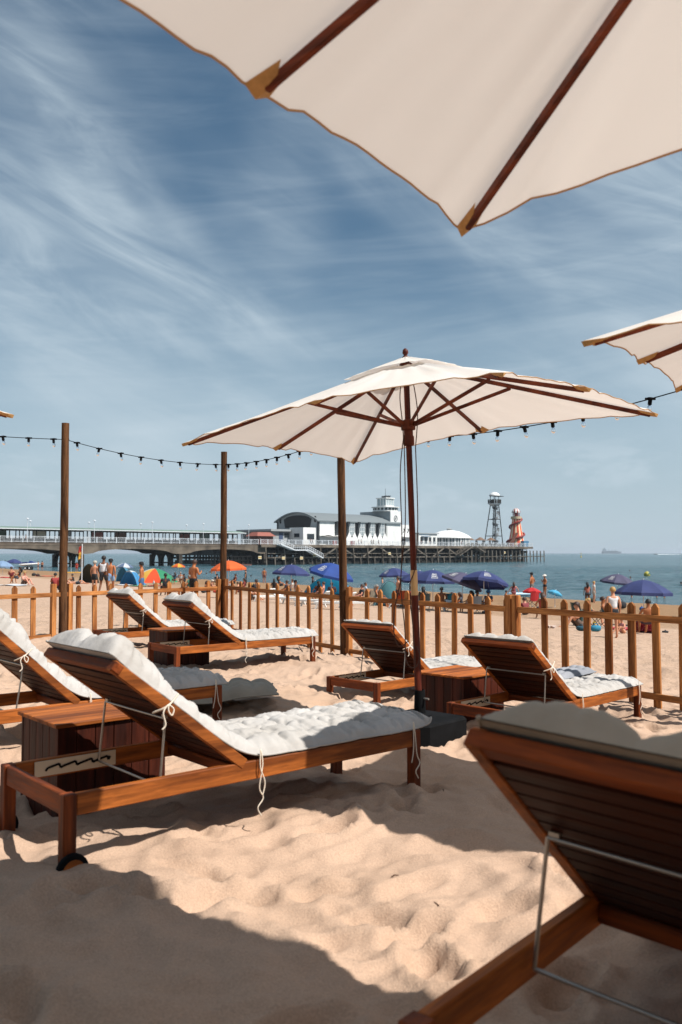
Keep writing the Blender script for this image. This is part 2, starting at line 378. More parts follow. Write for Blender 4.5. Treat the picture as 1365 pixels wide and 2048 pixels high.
def sea_z(X, Y):
    D = np.hypot(X, Y); k = np.clip((420-D)/260, 0, 1)
    d = (X-SH.x)*SN.x+(Y-SH.y)*SN.y; k = k*np.clip((-d-1)/12, .1, 1)
    wx = X+.8*gnoise(X*.2, Y*.2+40); w = .20*gnoise(wx*.26+Y*.10, Y*.40)+.11*gnoise(wx*.62, Y*.95+5)+.045*gnoise(wx*1.1, Y*1.7+15)
    return SEA+k*w
xs = steps(-56, 64, .42, 1.06, -30000, 30000); ys = steps(48, 190, .36, 1.04, 20, 40000)
sea = sheet('sea', xs, ys, sea_z, sea_material())
# ------------------------------------------------------------------ big cream parasols
def parasol_frame(X, Y, Z, rot, tx, ty, base_z):
    n = Vector((tx, ty, 1)).normalized(); u = Vector((math.cos(rot), math.sin(rot), 0)); u = (u-n*u.dot(n)).normalized(); v = n.cross(u)
    C = Vector((X, Y, Z)); H = (Z-base_z)/n.z
    M = Matrix((u, v, n)).transposed().to_4x4(); M.translation = C-n*H
    return M, H
def parasol(par, base_z, label, ropes=True, clamp=True):
    M, H = parasol_frame(*par, base_z)
    root = thing('parasol', label, 'parasol', M=M, group='cream rectangular parasols')
    A, B, HA = 1.53, 1.01, .49
    apex = Vector((0, 0, H+HA)); tips = []
    for i, j, dz in ((-1,-1,-.05), (0,-1,.045), (1,-1,-.05), (1,0,0), (1,1,-.05), (0,1,.045), (-1,1,-.05), (-1,0,0)):
        tips.append(Vector((i*A, j*B, H+dz)))
    vent = .17     # the canopy is open under a small cap
    def surf(k, s, t):   # panel k, s from apex to hem, t across
        a, b = tips[k], tips[(k+1) % 8]; w = a*(1-t)+b*t; q = 4*t*(1-t)
        p = apex*(1-s)+w*s
        pull = 1-.018*q*s*s
        p = Vector((p.x*pull, p.y*pull, p.z-.012*q*s*(1-s)*4+.018*q*s*s))
        # creases running from the tips
        cr = .012*math.sin(s*3+t*30+k)*s*math.exp(-((min(t, 1-t)-.12)/.12)**2)+.010*mnoise.noise(Vector((t*9+k*3, s*2.2, k)))
        p.z += cr*min(1, 12*t*(1-t))
        # tight seam where the rib pushes up
        return p
    c = MB()
    for k in range(8):
        c.grid(16, 18, lambda i, j, k=k: surf(k, vent+(1-vent)*i, j))
    canopy = c.obj('canopy', M_canvas, root, smooth='all')
    v = MB()
    for k in range(8):
        v.grid(4, 8, lambda i, j, k=k: surf(k, .27*i, j)*1.0+Vector((0, 0, .03+.012*math.sin(j*PI)*i)))
    v.obj('vent_cap', M_canvas, root, smooth='all')
    h = MB()
    for k in range(8): h.tube([surf(k, 1, j/18)-Vector((0, 0, .003)) for j in range(19)], .0035, 5)
    h.obj('hem', M_hem, root)
    pr, sr, run = .024, .0, H-.02
    for k in range(8):
        t = tips[k]; d = (t-apex)
        p0 = apex+d*.03-Vector((0, 0, .035)); p1 = apex+d*.975-Vector((0, 0, .022))
        MB().beam(p0, p1, .019, .030).obj('rib', M_rib[0] if abs(d.x) > abs(d.y) else M_rib[1], root, bevel=.003)
        f = .43 if k % 2 == 0 else .5
        if k in (1, 5): f = .52
        q = apex+d*f-Vector((0, 0, .045)); r = Vector((d.x, d.y, 0)).normalized()
        MB().beam(Vector((0, 0, run))+r*.05, q, .017, .026).obj('strut', M_rib[0] if abs(d.x) > abs(d.y) else M_rib[1], root, bevel=.003)
        # cloth pocket holding the rib end
        a, b = tips[(k-1) % 8], tips[(k+1) % 8]; pk = MB()
        e1 = surf((k-1) % 8, 1, .955 if k % 2 else .965); e2 = surf(k, 1, .045 if k % 2 else .035)
        i1 = surf((k-1) % 8, .93, .975); i2 = surf(k, .93, .025); tip = t+(d.normalized())*.012
        lo = Vector((0, 0, -.034)); mid = apex+d*.955+lo; z0 = Vector((0, 0, -.004))
        m2 = t+lo*.8
        pk.add([e1+z0, i1+z0, mid, m2, tip, e2+z0, i2+z0], [(0, 1, 2, 3), (0, 3, 4), (5, 3, 2, 6), (5, 4, 3)])
        pk.obj('corner_pocket', M_pocket, root)
    pole_lo, j0, j1 = -.25, 1.04, 1.23
    p = MB().tube([(0, 0, pole_lo), (0, 0, j0)], pr*1.12, 16); p.obj('lower_pole', M_pole, root, smooth=True)
    MB().tube([(0, 0, j0), (0, 0, j1)], pr*1.14, 16).obj('pole_joint', M_joint, root, smooth=True)
    MB().tube([(0, 0, j1), (0, 0, H+HA-.03)], [pr, pr*.95], 16).obj('upper_pole', M_pole, root, smooth=True)
    MB().lathe([(.022, H+HA-.03), (.03, H+HA+.02), (.012, H+HA+.04), (.024, H+HA+.058), (.02, H+HA+.082), (.006, H+HA+.095)], 12).obj('finial', M_pole, root, smooth=True)
    MB().lathe([(.034, run-.16), (.043, run-.15), (.043, run-.09), (.036, run-.08), (.036, run-.04), (.056, run-.035), (.056, run+.03), (.03, run+.045)], 16).obj('runner', M_rib[2], root, smooth=True)
    MB().lathe([(.045, H+HA-.09), (.05, H+HA-.08), (.05, H+HA-.03), (.04, H+HA-.02)], 16).obj('top_hub', M_rib[2], root, smooth=True)
    if ropes:
        r = MB(); rr = random.Random(2)
        def cord(pts, r_=.004):
            q = []
            for i in range(len(pts)-1):
                for t in np.linspace(0, 1, 9)[:-1]:
                    a, b = Vector(pts[i]), Vector(pts[i+1]); pp = pts[max(i-1, 0)]; nn = pts[min(i+2, len(pts)-1)]
                    m0 = (b-Vector(pp))*.5; m1 = (Vector(nn)-a)*.5; t2, t3 = t*t, t*t*t
                    q.append(a*(2*t3-3*t2+1)+m0*(t3-2*t2+t)+b*(-2*t3+3*t2)+m1*(t3-t2))
            q.append(Vector(pts[-1])); r.tube(q, r_, 6)
        # the ropes hang on the side the camera sees: local (-.3,-.6) is left of the pole
        L = Vector((-.72, -.69, 0)); L2 = Vector((-.69, .30, 0))*1.0
        def P(a, b, z): return tuple(Vector((-.70*a-.72*b, .70*a*-1+.69*b*-1, z))) if False else (-.766*a*1.0+.64*b, -.64*a-.766*b, z)
        cord([P(.03,.02,H+.38), P(.055,.03,H+.2), P(.045,.03,H+.02), P(.04,.03,H-.12)])
        cord([P(-.03,.03,H+.40), P(-.06,.03,H+.25), P(-.075,.03,H+.05), P(-.05,.03,H-.2)])
        cord([P(.04,.03,H-.12), P(.075,.03,H-.4), P(.08,.03,1.5), P(.10,.03,1.18), P(.16,.03,.92), P(.165,.04,.75), P(.13,.05,.66), P(.06,.05,.70)])
        cord([P(.035,.03,H-.1), P(.05,.03,1.6), P(.10,.03,1.16), P(.085,.03,.8), P(.08,.04,.55), P(.02,.05,.50), P(-.02,.05,.58), P(.0,.05,.66)])
        cord([P(-.05,.03,H-.2), P(-.045,.03,1.6), P(-.01,.03,1.25), P(.035,.03,1.1), P(.02,.04,.75), P(.015,.04,.5)])
        r.obj('pull_cord', M_drope, root, smooth='all')
    return root
PAR = dict(centre=((.518, 6.724, 2.206, -.766, -.032, .032), -.16), near=((.975, 1.214, 2.368, -.677, .016, .009), 0.0),
           right=((2.874, 3.777, 2.201, -.551, -.02, -.056), -.05), left=((-4.06, 6.27, 2.2, -.75, 0, 0), -.1))
parasol(*PAR['centre'], 'whole cream parasol in the middle, on a red-brown pole with a pale joint and cords')
parasol(*PAR['near'], 'nearest cream canopy overhead, cut off by the top edge of the photo', ropes=False)
parasol(*PAR['right'], 'cream canopy corner entering at the right edge, above the middle parasol', ropes=False)
parasol(*PAR['left'], 'cream canopy of which only a thin tip shows at the left edge', ropes=False)
def parasol_base(key, label):
    M, H = parasol_frame(*PAR[key][0], PAR[key][1]); p = M.translation
    t = thing('umbrella_weight', label, 'parasol base', p, PAR[key][0][3]+.0, 'black parasol bases')
    w, h = .27, .13
    b = MB(); rr = random.Random(4)
    b.prism([(-w, -w+.05), (-w+.05, -w), (w-.05, -w), (w, -w+.05), (w, w-.05), (w-.05, w), (-w+.05, w), (-w, w-.05)], -.12, h)
    b.obj('weight_block', M_black, t, bevel=.015)
    MB().lathe([(.09, h), (.09, h+.02), (.045, h+.03), (.04, h+.20), (.034, h+.20), (.034, h+.02)], 16).obj('sleeve', M_black, t, smooth=True)
    MB().tube([(.04, 0, h+.14), (.085, 0, h+.14)], .008, 8).obj('locking_screw', M_steel, t)
    return t
parasol_base('centre', 'square black weighted base under the middle parasol pole')
parasol_base('right', 'square black weighted base of the parasol at the right edge')
parasol_base('near', 'square black weighted base of the nearest parasol')
parasol_base('left', 'square black weighted base of the parasol at the left edge')

# ------------------------------------------------------------------ sun loungers
LL, LW, HG, BL, RZ = 2.0, .70, .86, .815, .29
def lounger(name, label, x, y, rot, z, ang, rack=True):
    t = thing('sun_lounger', label, 'sun lounger', (x, y, z-RZ), rot, 'wooden sun loungers')
    e = .002
    for y0 in (.006, LW-.038): MB().span((.055, y0, RZ-.085), (LL-.055, y0+.032, RZ)).obj('side_rail', M_teak[0], t, bevel=.004)
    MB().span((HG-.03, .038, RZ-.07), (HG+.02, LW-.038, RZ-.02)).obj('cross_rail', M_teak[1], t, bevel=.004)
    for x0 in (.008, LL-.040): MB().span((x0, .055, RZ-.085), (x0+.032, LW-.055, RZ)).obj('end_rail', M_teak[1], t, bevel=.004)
    for lx in (0, LL-.055):
        for ly in (0, LW-.055):
            MB().span((lx, ly, -.14), (lx+.055, ly+.055, RZ+e)).obj('leg', M_teak[2], t, bevel=.004)
    s = MB()
    for k in range(13):
        xx = HG+.03+k*.0835; s.span((xx, .042, RZ-.022), (xx+.065, LW-.042, RZ-.003))
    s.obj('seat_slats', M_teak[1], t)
    # backrest
    ca, sa = math.cos(ang), math.sin(ang); h0 = Vector((HG, 0, RZ+.012))
    def Bp(s_, yy, nn=0): return h0+Vector((-ca*s_, yy, sa*s_))+Vector((-sa, 0, -ca))*nn  # nn: towards the rear/underside
    br = MB(); up = Vector((-sa, 0, -ca))
    for yy in (.022, LW-.022): br.beam(Bp(-.01, yy, .018), Bp(BL, yy, .018), .038, .048, up)
    o = br.obj('backrest_frame', M_teak[0], t, bevel=.003)
    sl = MB(); nsl = 11; pit = (BL-.07)/nsl
    for k in range(nsl): sl.beam(Bp(.015+k*pit+pit*.42, .043, .028), Bp(.015+k*pit+pit*.42, LW-.043, .028), pit*.82, .020, up)
    sl.obj('backrest_slats', M_slat_shade[1], t)
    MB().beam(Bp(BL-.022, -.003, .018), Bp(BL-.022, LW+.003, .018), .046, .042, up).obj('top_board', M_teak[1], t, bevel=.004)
    # steel prop
    a0, f0 = .44, .45
    pts = [Vector((f0, .055, RZ-.045)), Bp(a0, .06, .055), Bp(a0, LW-.06, .055), Vector((f0, LW-.055, RZ-.045))]
    MB().tube(pts[:2], .0055, 8).tube(pts[1:3], .0055, 8).tube(pts[2:], .0055, 8).tube([pts[0], pts[3]], .0055, 8).obj('prop_rod', M_steel, t, smooth=True)
    for yy in (.075, LW-.075): MB().box(Bp(a0, yy, .046), (.016, .026, .016)).obj('rod_clamp', M_steel, t)
    for yy, sg in (((.043, 1), (LW-.043, -1)) if rack else ()):
        r = MB().span((.14, min(yy, yy+sg*.006), RZ-.075), (.54, max(yy, yy+sg*.006), RZ-.006)).obj('notched_rack', M_plate, t)
        nn = MB(); y1 = yy+sg*.0075
        zz_ = [(.19, -.052)]
        for k in range(4): zz_ += [(.20+k*.08, -.040), (.255+k*.08, -.028), (.262+k*.08, -.046)]
        zz_ += [(.51, -.030)]
        for (xa, za), (xb, zb_) in zip(zz_, zz_[1:]): nn.beam((xa, y1, RZ+za), (xb, y1, RZ+zb_), .003, .010, (0, 0, 1))
        nn.obj('notches', M_black, t)
    # wheels at the head end
    for yy in (-.022, LW+.022):
        w = MB().lathe([(.012, -.016), (.062, -.014), (.066, -.008), (.066, .008), (.062, .014), (.012, .016)], 20, (.028, yy, .005), Matrix.Rotation(PI/2, 3, 'X'))
        wo = w.obj('wheel', M_black, t, smooth=True); MB().lathe([(.004, -.019), (.045, -.0185), (.045, .0185), (.004, .019)], 18, (.028, yy, .005), Matrix.Rotation(PI/2, 3, 'X')).obj('hub', M_teak[0], wo)
    return t
def bez(pts, n=8):
    q = []
    for i in range(len(pts)-1):
        a, b = Vector(pts[i]), Vector(pts[i+1]); pp = Vector(pts[max(i-1, 0)]); nn = Vector(pts[min(i+2, len(pts)-1)])
        for t in [k/n for k in range(n)]:
            t2, t3 = t*t, t*t*t; q.append(a*(2*t3-3*t2+1)+(b-pp)*.5*(t3-2*t2+t)+b*(-2*t3+3*t2)+(nn-a)*.5*(t3-t2))
    q.append(Vector(pts[-1])); return q
def mattress(label, x, y, rot, z, ang, seed, m, top=.06, foot=.06, T=.10, wrap=.10, lift=0, cols=4, lob=0, group='white tufted mattresses on the loungers', bulge=1.0, cord=True, corner=0, fold=None):
    t = thing('mattress', label, 'mattress', (x, y, z-RZ), rot, group)
    ca, sa = math.cos(ang), math.sin(ang); g0 = RZ+.012
    # centre line of the underside: behind the top board, over it, down the backrest, along the seat
    hx = HG+.035
    def B(s_, nn): return Vector((HG-ca*s_+sa*nn, 0, g0+sa*s_+ca*nn))
    path = bez([B(BL-wrap*.35, -.07), B(BL+top*.45, -.062), B(BL+top*.8, -.02), B(BL+top*.35, .012), B(BL-.10, .006), B(BL*.5, .006), B(.10, .008), Vector((hx+.05, 0, RZ+.015)), Vector((HG+.25, 0, RZ+.006)), Vector((1.5, 0, RZ+.006)), Vector((LL, 0, RZ+.006)), Vector((LL+foot, 0, RZ+.010+lift))], 10)
    if wrap == 0: path = path[30:]
    d = [0]
    for i in range(1, len(path)): d.append(d[-1]+(path[i]-path[i-1]).length)
    Ltot = d[-1]
    def at(s_):
        s_ = max(0, min(Ltot, s_)); i = int(np.searchsorted(d, s_)); i = max(1, min(len(d)-1, i)); f = (s_-d[i-1])/(d[i]-d[i-1]+1e-9)
        p = path[i-1].lerp(path[i], f); a, b = path[max(i-2, 0)], path[min(i+1, len(path)-1)]; tg = (b-a).normalized(); n = Vector((-tg.z, 0, tg.x)); 
        return p, n
    NS, NW = 250, 60; Wd = LW-.03; rows = 11.3; wrapend = d[30] if wrap else 0.0
    nz = lambda a, b, c: mnoise.noise(Vector((a, b, c+seed*7.3)))
    mb = MB(); 
    def pt(i, j, topside):
        s_ = Ltot*i; w = 2*j-1
        p, n = at(s_)
        half = Wd/2*(1+.025*nz(s_*4, 1, 0)+.02*nz(s_*11, 3, 1))
        endf = min(1, min(s_, Ltot-s_)/.035); endf = math.sqrt(max(0, 1-(1-endf)**2))
        edge = math.sqrt(max(0, 1-abs(w)**5.0))
        if corner: # the far end narrows into puffed corners
            pass
        tu = abs(math.sin(PI*(s_/Ltot*rows+.18*nz(s_*2, w, 5)))); tv = abs(math.sin(PI*(w*.5+.5)*cols))
        gs, gw = Ltot/rows, 2.0/cols
        qs = s_/gs+.12*nz(s_*2, w, 5); qw = (w+1)/gw+.10*nz(s_*3, w*2, 8)
        ds, dw = (qs-round(qs))*gs, (qw-round(qw))*gw*Wd/2
        rad = math.hypot(ds, dw*1.0); th_ = math.atan2(dw, ds)
        dim = math.exp(-(rad/.030)**2)*(1 if abs(w) < .93 else 0)
        star = math.exp(-(rad/.075)**2)*.10*math.sin(th_*5+qs*3)
        seam = math.exp(-(ds/.018)**2)*.22+math.exp(-(dw/.018)**2)*.10
        rg = 1-min(1, abs(nz(s_*13, w*5+nz(s_*5, w*3, 3)*2, 6))*3.2); rg2 = 1-min(1, abs(nz(s_*24+9, w*11, 16))*3.0)
        puff = .80+.22*bulge*abs(math.sin(PI*qs)*math.sin(PI*qw))**.5-bulge*(.40*dim+seam*.35)+star-.19*rg**3-.05*rg2**2
        puff += .18*nz(s_*5+3, w*2.5, 2)+.08*nz(s_*14, w*8, 3)
        if lob:   # the pad bunches into soft folds where it is pushed over the top
            k_ = max(0, min(1, (.42-s_)/.22)); lb = abs(math.sin(PI*(j*abs(lob)+.06*nz(s_*3, 1, 40)+(.12 if lob > 0 else 0))))**.7; puff = puff*(1-k_*.5)+k_*(.34+.78*lb+.28*nz(s_*7, w*5, 41)+.16*nz(s_*20, w*12, 43)-.10*rg**2)
        # gathered ruffles near the long edges
        ruf = math.exp(-((1-abs(w))/.20)**2); puff += ruf*(.34*nz(s_*30, w*1.5, 9)+.10*nz(s_*60, w*1.5, 12))
        puff = max(.12, puff)
        h = T*puff*edge*endf
        yy = w*half*(1-.04*(1-endf)); 
        wob = ruf*.006*nz(s_*30, 2, 4)
        if topside: return Vector((p.x, LW/2+yy+wob, p.z))+n*(h+.004)
        return Vector((p.x, LW/2+yy+wob, p.z))+n*(.012*edge*endf*0+.001)
    mb.grid(NS, NW, lambda i, j: pt(i, j, True)); mb.grid(NS, NW, lambda i, j: pt(i, 1-j, False))
    mb.obj('cushion', m, t, smooth='all')
    # piped edge gathers where top meets bottom
    pp = MB()
    for j in (0, 1): pp.tube([pt(i/NS, j, False)+Vector((0, (-1 if j == 0 else 1)*.002, .004)) for i in range(NS+1)], .006, 5)
    pp.obj('piping', m, t, smooth='all')
    if cord:
        c = MB(); rr = random.Random(seed)
        q = B(BL*.62, .0); yy = -.012
        c.tube(bez([(q.x+.04, yy, q.z+.03), (q.x, yy-.006, q.z-.005), (q.x-.035, yy-.002, q.z-.025), (q.x-.06, .03, q.z-.045)], 6), .0045, 6)
        c.tube(bez([(q.x-.01, yy-.008, q.z-.01), (q.x+.01, yy-.014, q.z-.03), (q.x, yy-.016, q.z-.055), (q.x-.015, yy-.014, q.z-.035), (q.x-.015, yy-.010, q.z-.01), (q.x-.04, yy-.014, q.z-.04), (q.x-.03, yy-.016, q.z-.09), (q.x-.045, yy-.014, q.z-.11)], 6), .0035, 6)
        c.obj('tie_cord', M_rope, t, smooth='all')
        for xx in (HG+.08, LL-.06):
            c = MB()
            a = rr.uniform(-.02, .02); zz = RZ
            c.tube(bez([(xx, -.004, zz+.05), (xx+.004, -.012, zz-.02), (xx+a, -.014, zz-.12), (xx+a+.02, -.016, zz-.17), (xx+a-.01, -.016, zz-.21), (xx+a+.01, -.016, zz-.25)], 6), .003, 6)
            c.tube(bez([(xx-.003, -.006, zz+.05), (xx-.01, -.014, zz-.03), (xx-a, -.016, zz-.10), (xx-a-.015, -.018, zz-.16)], 6), .003, 6)
            c.obj('tie_cord', M_rope, t, smooth='all')
    return t
LG = [ # x, y, rot, z, ang, label of lounger, label of mattress
 (-1.085, 3.476, .71, .246, .655, 'large wooden sun lounger at left foreground with steel prop and notched rack showing', 'puffy white mattress on the large lounger at left foreground, foot corner raised', 1, M_mat, dict(top=.10, foot=.11, T=.074, wrap=0, lift=.035, lob=1.7)),
 (-2.411, 5.379, .714, .198, .741, 'wooden sun lounger cut by the left edge, behind the large foreground one', 'white mattress knotted to the lounger at the left edge', 2, M_mat, dict(top=.09, T=.09, wrap=0, lob=1.5)),
 (-1.874, 10.005, .684, .13, .629, 'wooden sun lounger before the left fence with full side view and one wheel', 'white mattress on the full side-view lounger before the left fence', 3, M_mat, dict(top=.07, T=.088, wrap=0, lob=1.4)),
 (-3.20, 12.45, .72, .07, .67, 'furthest wooden sun lounger, half hidden behind a box and its neighbour', 'white mattress on the furthest, half hidden lounger by the left fence', 4, M_mat, dict(top=.07, T=.085, wrap=0, lob=1.3)),
 (.346, 8.48, .79, -.055, .70, 'wooden sun lounger directly behind the middle parasol pole, head frame empty', 'white mattress on the lounger behind the middle parasol pole', 5, M_mat, dict(top=.03, T=.065, wrap=0)),
 (1.357, 6.769, .777, -.029, .668, 'wooden sun lounger right of the middle parasol with lit side rail', 'white mattress tied with a bow on the lounger right of the middle parasol', 6, M_mat, dict(top=.03, T=.07, wrap=0)),
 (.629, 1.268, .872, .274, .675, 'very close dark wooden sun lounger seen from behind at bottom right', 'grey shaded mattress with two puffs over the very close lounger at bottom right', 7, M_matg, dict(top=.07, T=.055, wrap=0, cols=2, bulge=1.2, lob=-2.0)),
]
for x, y, rot, z, ang, l1, l2, sd, mm, kw in LG:
    L_ = lounger('sun_lounger', l1, x, y, rot, z, ang, rack=(sd != 7))
    C_ = mattress(l2, x, y, rot, z, ang, sd, mm, **kw)
    if sd == 7: L_.rotation_euler.x = C_.rotation_euler.x = .054

# wooden box tables between the loungers
def box_table(label, x, y, rot, ztop, L=.60, Wd=.48, h=.41):
    t = thing('box_table', label, 'box table', (x, y, ztop-h), rot, 'dark wooden box tables')
    b = MB(); k = 6
    for i in range(k):
        a = L*i/k; b.span((a+.002, .004, -.12), (a+L/k-.002, .022, h-.021)); b.span((a+.002, Wd-.022, -.12), (a+L/k-.002, Wd-.004, h-.021))
    k = 5
    for i in range(k):
        a = .024+(Wd-.048)*i/k; b.span((.004, a+.002, -.12), (.022, a+(Wd-.048)/k-.002, h-.021)); b.span((L-.022, a+.002, -.12), (L-.004, a+(Wd-.048)/k-.002, h-.021))
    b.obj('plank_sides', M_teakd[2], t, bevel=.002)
    b = MB(); k = 5
    for i in range(k):
        a = (Wd+.03)*i/k-.015; b.span((-.015, a+.0015, h-.02), (L+.015, a+(Wd+.03)/k-.0015, h))
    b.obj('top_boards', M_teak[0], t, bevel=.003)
    return t
box_table('wooden box table with orange top between the two left foreground loungers', -1.39, 4.34, .71, .36)
box_table('dark wooden box table between the two loungers behind the middle parasol', 1.06, 7.61, .78, .13, L=.60, Wd=.55)
box_table('wooden box table between the two loungers at the left fence', -2.12, 10.75, .70, .25)

# loose mattresses: one folded on the sand, a grey one on the right-hand lounger
def slab(name, label, loc, rz, L, Wd, T, seed, m, group=None, warp=.03, base=None):
    t = thing(name, label, 'mattress', loc, rz, group)
    nz = lambda a, b, c: mnoise.noise(Vector((a, b, c+seed)))
    def pt(i, j, top):
        s, w = 2*i-1, 2*j-1
        e = (max(0, 1-abs(s)**5)*max(0, 1-abs(w)**4))**.5
        puff = .45+.5*(abs(math.sin(PI*i*L/.22))**.5)*(abs(math.sin(PI*j*3.5))**.5)+.2*nz(i*L*7, j*Wd*7, 0)+.10*nz(i*L*22, j*Wd*9, 1)
        X = s*L/2*(1+.04*nz(j*4, 0, 3)); Y = w*Wd/2*(1+.06*nz(i*5, 0, 2)); z = warp*nz(X*1.6, Y*1.6, 4)+warp
        return Vector((X, Y, z+(T*puff*e if top else -.0)))
    b = MB().grid(80, 40, lambda i, j: pt(i, j, True)).grid(80, 40, lambda i, j: pt(i, 1-j, False))
    b.obj('cushion', m, t, smooth='all')
    pp = MB(); pp.tube([pt(i/80, 0, False) for i in range(81)]+[pt(1, j/40, False) for j in range(41)]+[pt(1-i/80, 1, False) for i in range(81)], .007, 5); pp.obj('piping', m, t, smooth='all')
    return t
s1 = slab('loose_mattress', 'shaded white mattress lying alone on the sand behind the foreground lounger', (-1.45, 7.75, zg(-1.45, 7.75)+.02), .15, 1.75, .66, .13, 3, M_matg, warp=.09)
s2 = slab('loose_mattress', 'grey folded cushion lying behind the white mattress on the right lounger', (2.14, 8.33, .04), .78, .60, .26, .06, 9, mat('grey_cushion', '8f9196', .9, 0, '7d8086', 3, .003, 16), warp=.02)

# ------------------------------------------------------------------ posts, fence, string lights
P1, P2, P3 = Vector((-4.4, 13.9)), Vector((-2.2, 16.4)), Vector((.05, 12.9))
DR = Vector((.577, -.817)); P4 = P3+DR*6.7
def post(label, p, top, r, lean=0):
    g = zg(p.x, p.y); t = thing('round_post', label, 'post', (p.x, p.y, g), 0, 'round timber posts holding the string lights')
    b = MB(); n = 12; pts = []; rr = []
    for i in range(n+1):
        z = -.3+(top-g+.3)*i/n; pts.append((lean*(z), .01*math.sin(i), z)); rr.append(r*(1.06-.10*i/n)+.0015*math.sin(i*2.1))
    b.tube(pts, rr, 16); b.obj('shaft', M_post, t, smooth=True)
    c = MB().lathe([(r*.93, 0), (r*.97, .006), (r*.97, .022), (r*.93, .028)], 16, (lean*(top-g-.25), 0, top-g-.27)); c.obj('cable_loop', M_black, t)
    return t
post('dark round post furthest left, rising above the left fence', P1, 3.27, .062)
post('round brown post between the left post and the middle parasol', P2, 3.10, .060)
post('round brown post just left of the middle parasol, top hidden by its canopy', P3, 3.05, .058, -.018)
post('round post beyond the right edge holding the string lights', P4, 3.1, .058)
def fence(label, a, b, ts, posts, zr, zb, top, side=-1):
    a, b = Vector(a), Vector(b); d = (b-a); L = d.length; ang = math.atan2(d.y, d.x); g = (zg(a.x, a.y)+zg(b.x, b.y))/2
    t = thing('picket_fence_panel', label, 'fence', (a.x, a.y, 0), ang, 'picket fence panels round the lounge')
    z0, z1 = zr
    def zz(s): return z0+(z1-z0)*s/L
    rr = random.Random(int(abs(a.x*100)))
    M = MB(); M.beam((0.04, side*.012, zz(0)-.035), (L-.04, side*.012, zz(L)-.035), .024, .068); M.obj('top_rail', M_fence[0], t, bevel=.003)
    M = MB(); M.beam((0.04, side*.012, zb-.03), (L-.04, side*.012, zb-.03), .024, .064); M.obj('bottom_rail', M_fence[0], t, bevel=.003)
    for s in ts:
        w, th = .041+rr.uniform(-.002, .002), .02; zt = zz(s)+top+rr.uniform(-.015, .012); lo = zb-.20; y0 = -side*.001; y1 = -side*.024; ln = rr.uniform(-.014, .014)
        poly = [(s-w, lo), (s+w, lo), (s+w+ln, zt-.04), (s+.008+ln, zt), (s-.008+ln, zt), (s-w+ln, zt-.04)]
        b_ = MB(); vs = [(p[0], y, p[1]) for y in (y0, y1) for p in poly]; b_.add(vs, [(0,1,2,3,4,5), (11,10,9,8,7,6)]+[(i, i+6, (i+1) % 6+6, (i+1) % 6) for i in range(6)])
        b_.obj('picket', M_fence[2], t)
    for s in posts:
        MB().box((s, 0, (zz(s)+top+.02+zb-.45)/2), (.075, .075, zz(s)+top+.02-(zb-.45))).obj('square_post', M_fence[2], t, bevel=.004)
    return t
d12 = (P2-P1).length; d23 = (P3-P2).length; ex = (P1-P2).normalized()
Pn = P1+ex*3.3
fence('picket fence panel at the far left edge, left of the first round post', Pn, P1, [3.3-2.9+k*.3 for k in range(9)], [.04, 3.3-.17], (.575, .58), -.07, .115, -1)
fence('picket fence panel between the two left round posts, behind two loungers', P1, P2, [.17+.30*k+.12 for k in range(10)], [.12, d12-.12], (.58, .58), -.10, .115, -1)
fence('picket fence panel slanting between the second and third round posts', P2, P3, [.36+.345*k for k in range(11)], [.10], (.60, .575), -.17, .10, -1)
fence('picket fence panel right of the third round post, behind the middle parasol', P3, P3+DR*3.36, [.53+.303*k for k in range(10)], [.12, 3.36-.05], (.575, .585), -.19, .11, -1)
fence('nearest picket fence panel running out at the right edge', P3+DR*3.36, P3+DR*7.2, [3.83-3.36+.285*k for k in range(12)], [.05, 3.80], (.585, .60), -.17, .11, -1)

def string(label, pts, sag, n, droop=True):
    t = thing('string_lights', label, 'string lights', pts[0], 0, 'festoon string lights on the posts')
    a, b = Vector(pts[0]), Vector(pts[1]); P = []
    def at(s): p = a.lerp(b, s); return Vector((p.x, p.y, p.z-sag*4*s*(1-s)))-a
    MB().tube([at(i/40) for i in range(41)], .006, 6).obj('cable', M_black, t, smooth='all')
    rr = random.Random(n)
    for k in range(n):
        p = at((k+.5)/n); tl = Matrix.Rotation(rr.uniform(-.25, .25), 3, 'Y')
        s = MB().lathe([(.010, .014), (.030, .012), (.032, -.005), (.021, -.012), (.021, -.058), (.014, -.060)], 10, p, tl).box(p, (.10, .024, .022)).obj('bulb_socket', M_black, t)
        MB().lathe([(.012, -.056), (.018, -.072), (.024, -.090), (.022, -.112), (.011, -.126), (.002, -.129)], 12, p, tl).obj('bulb', M_glass, s, smooth=True)
    return t
a1, a2, a3, a4 = Vector((P1.x, P1.y, 3.01)), Vector((P2.x, P2.y, 2.86)), Vector((P3.x, P3.y, 2.95)), Vector((P4.x, P4.y, 2.92))
a0 = Vector((-7.6, 11.2, 3.05)); a0 = a1+(Vector((ex.x, ex.y, 0)))*4.2; a0.z = 2.95
string('string of unlit bulbs from the left edge to the first round post', (a0, a1), .06, 10)
string('string of unlit bulbs between the first and second round posts', (a1, a2), .10, 8)
string('string of unlit bulbs from the second post up behind the middle canopy', (a2, a3), .10, 11)
string('string of unlit bulbs from behind the middle canopy to the right edge', (a3, a4), .29, 16)
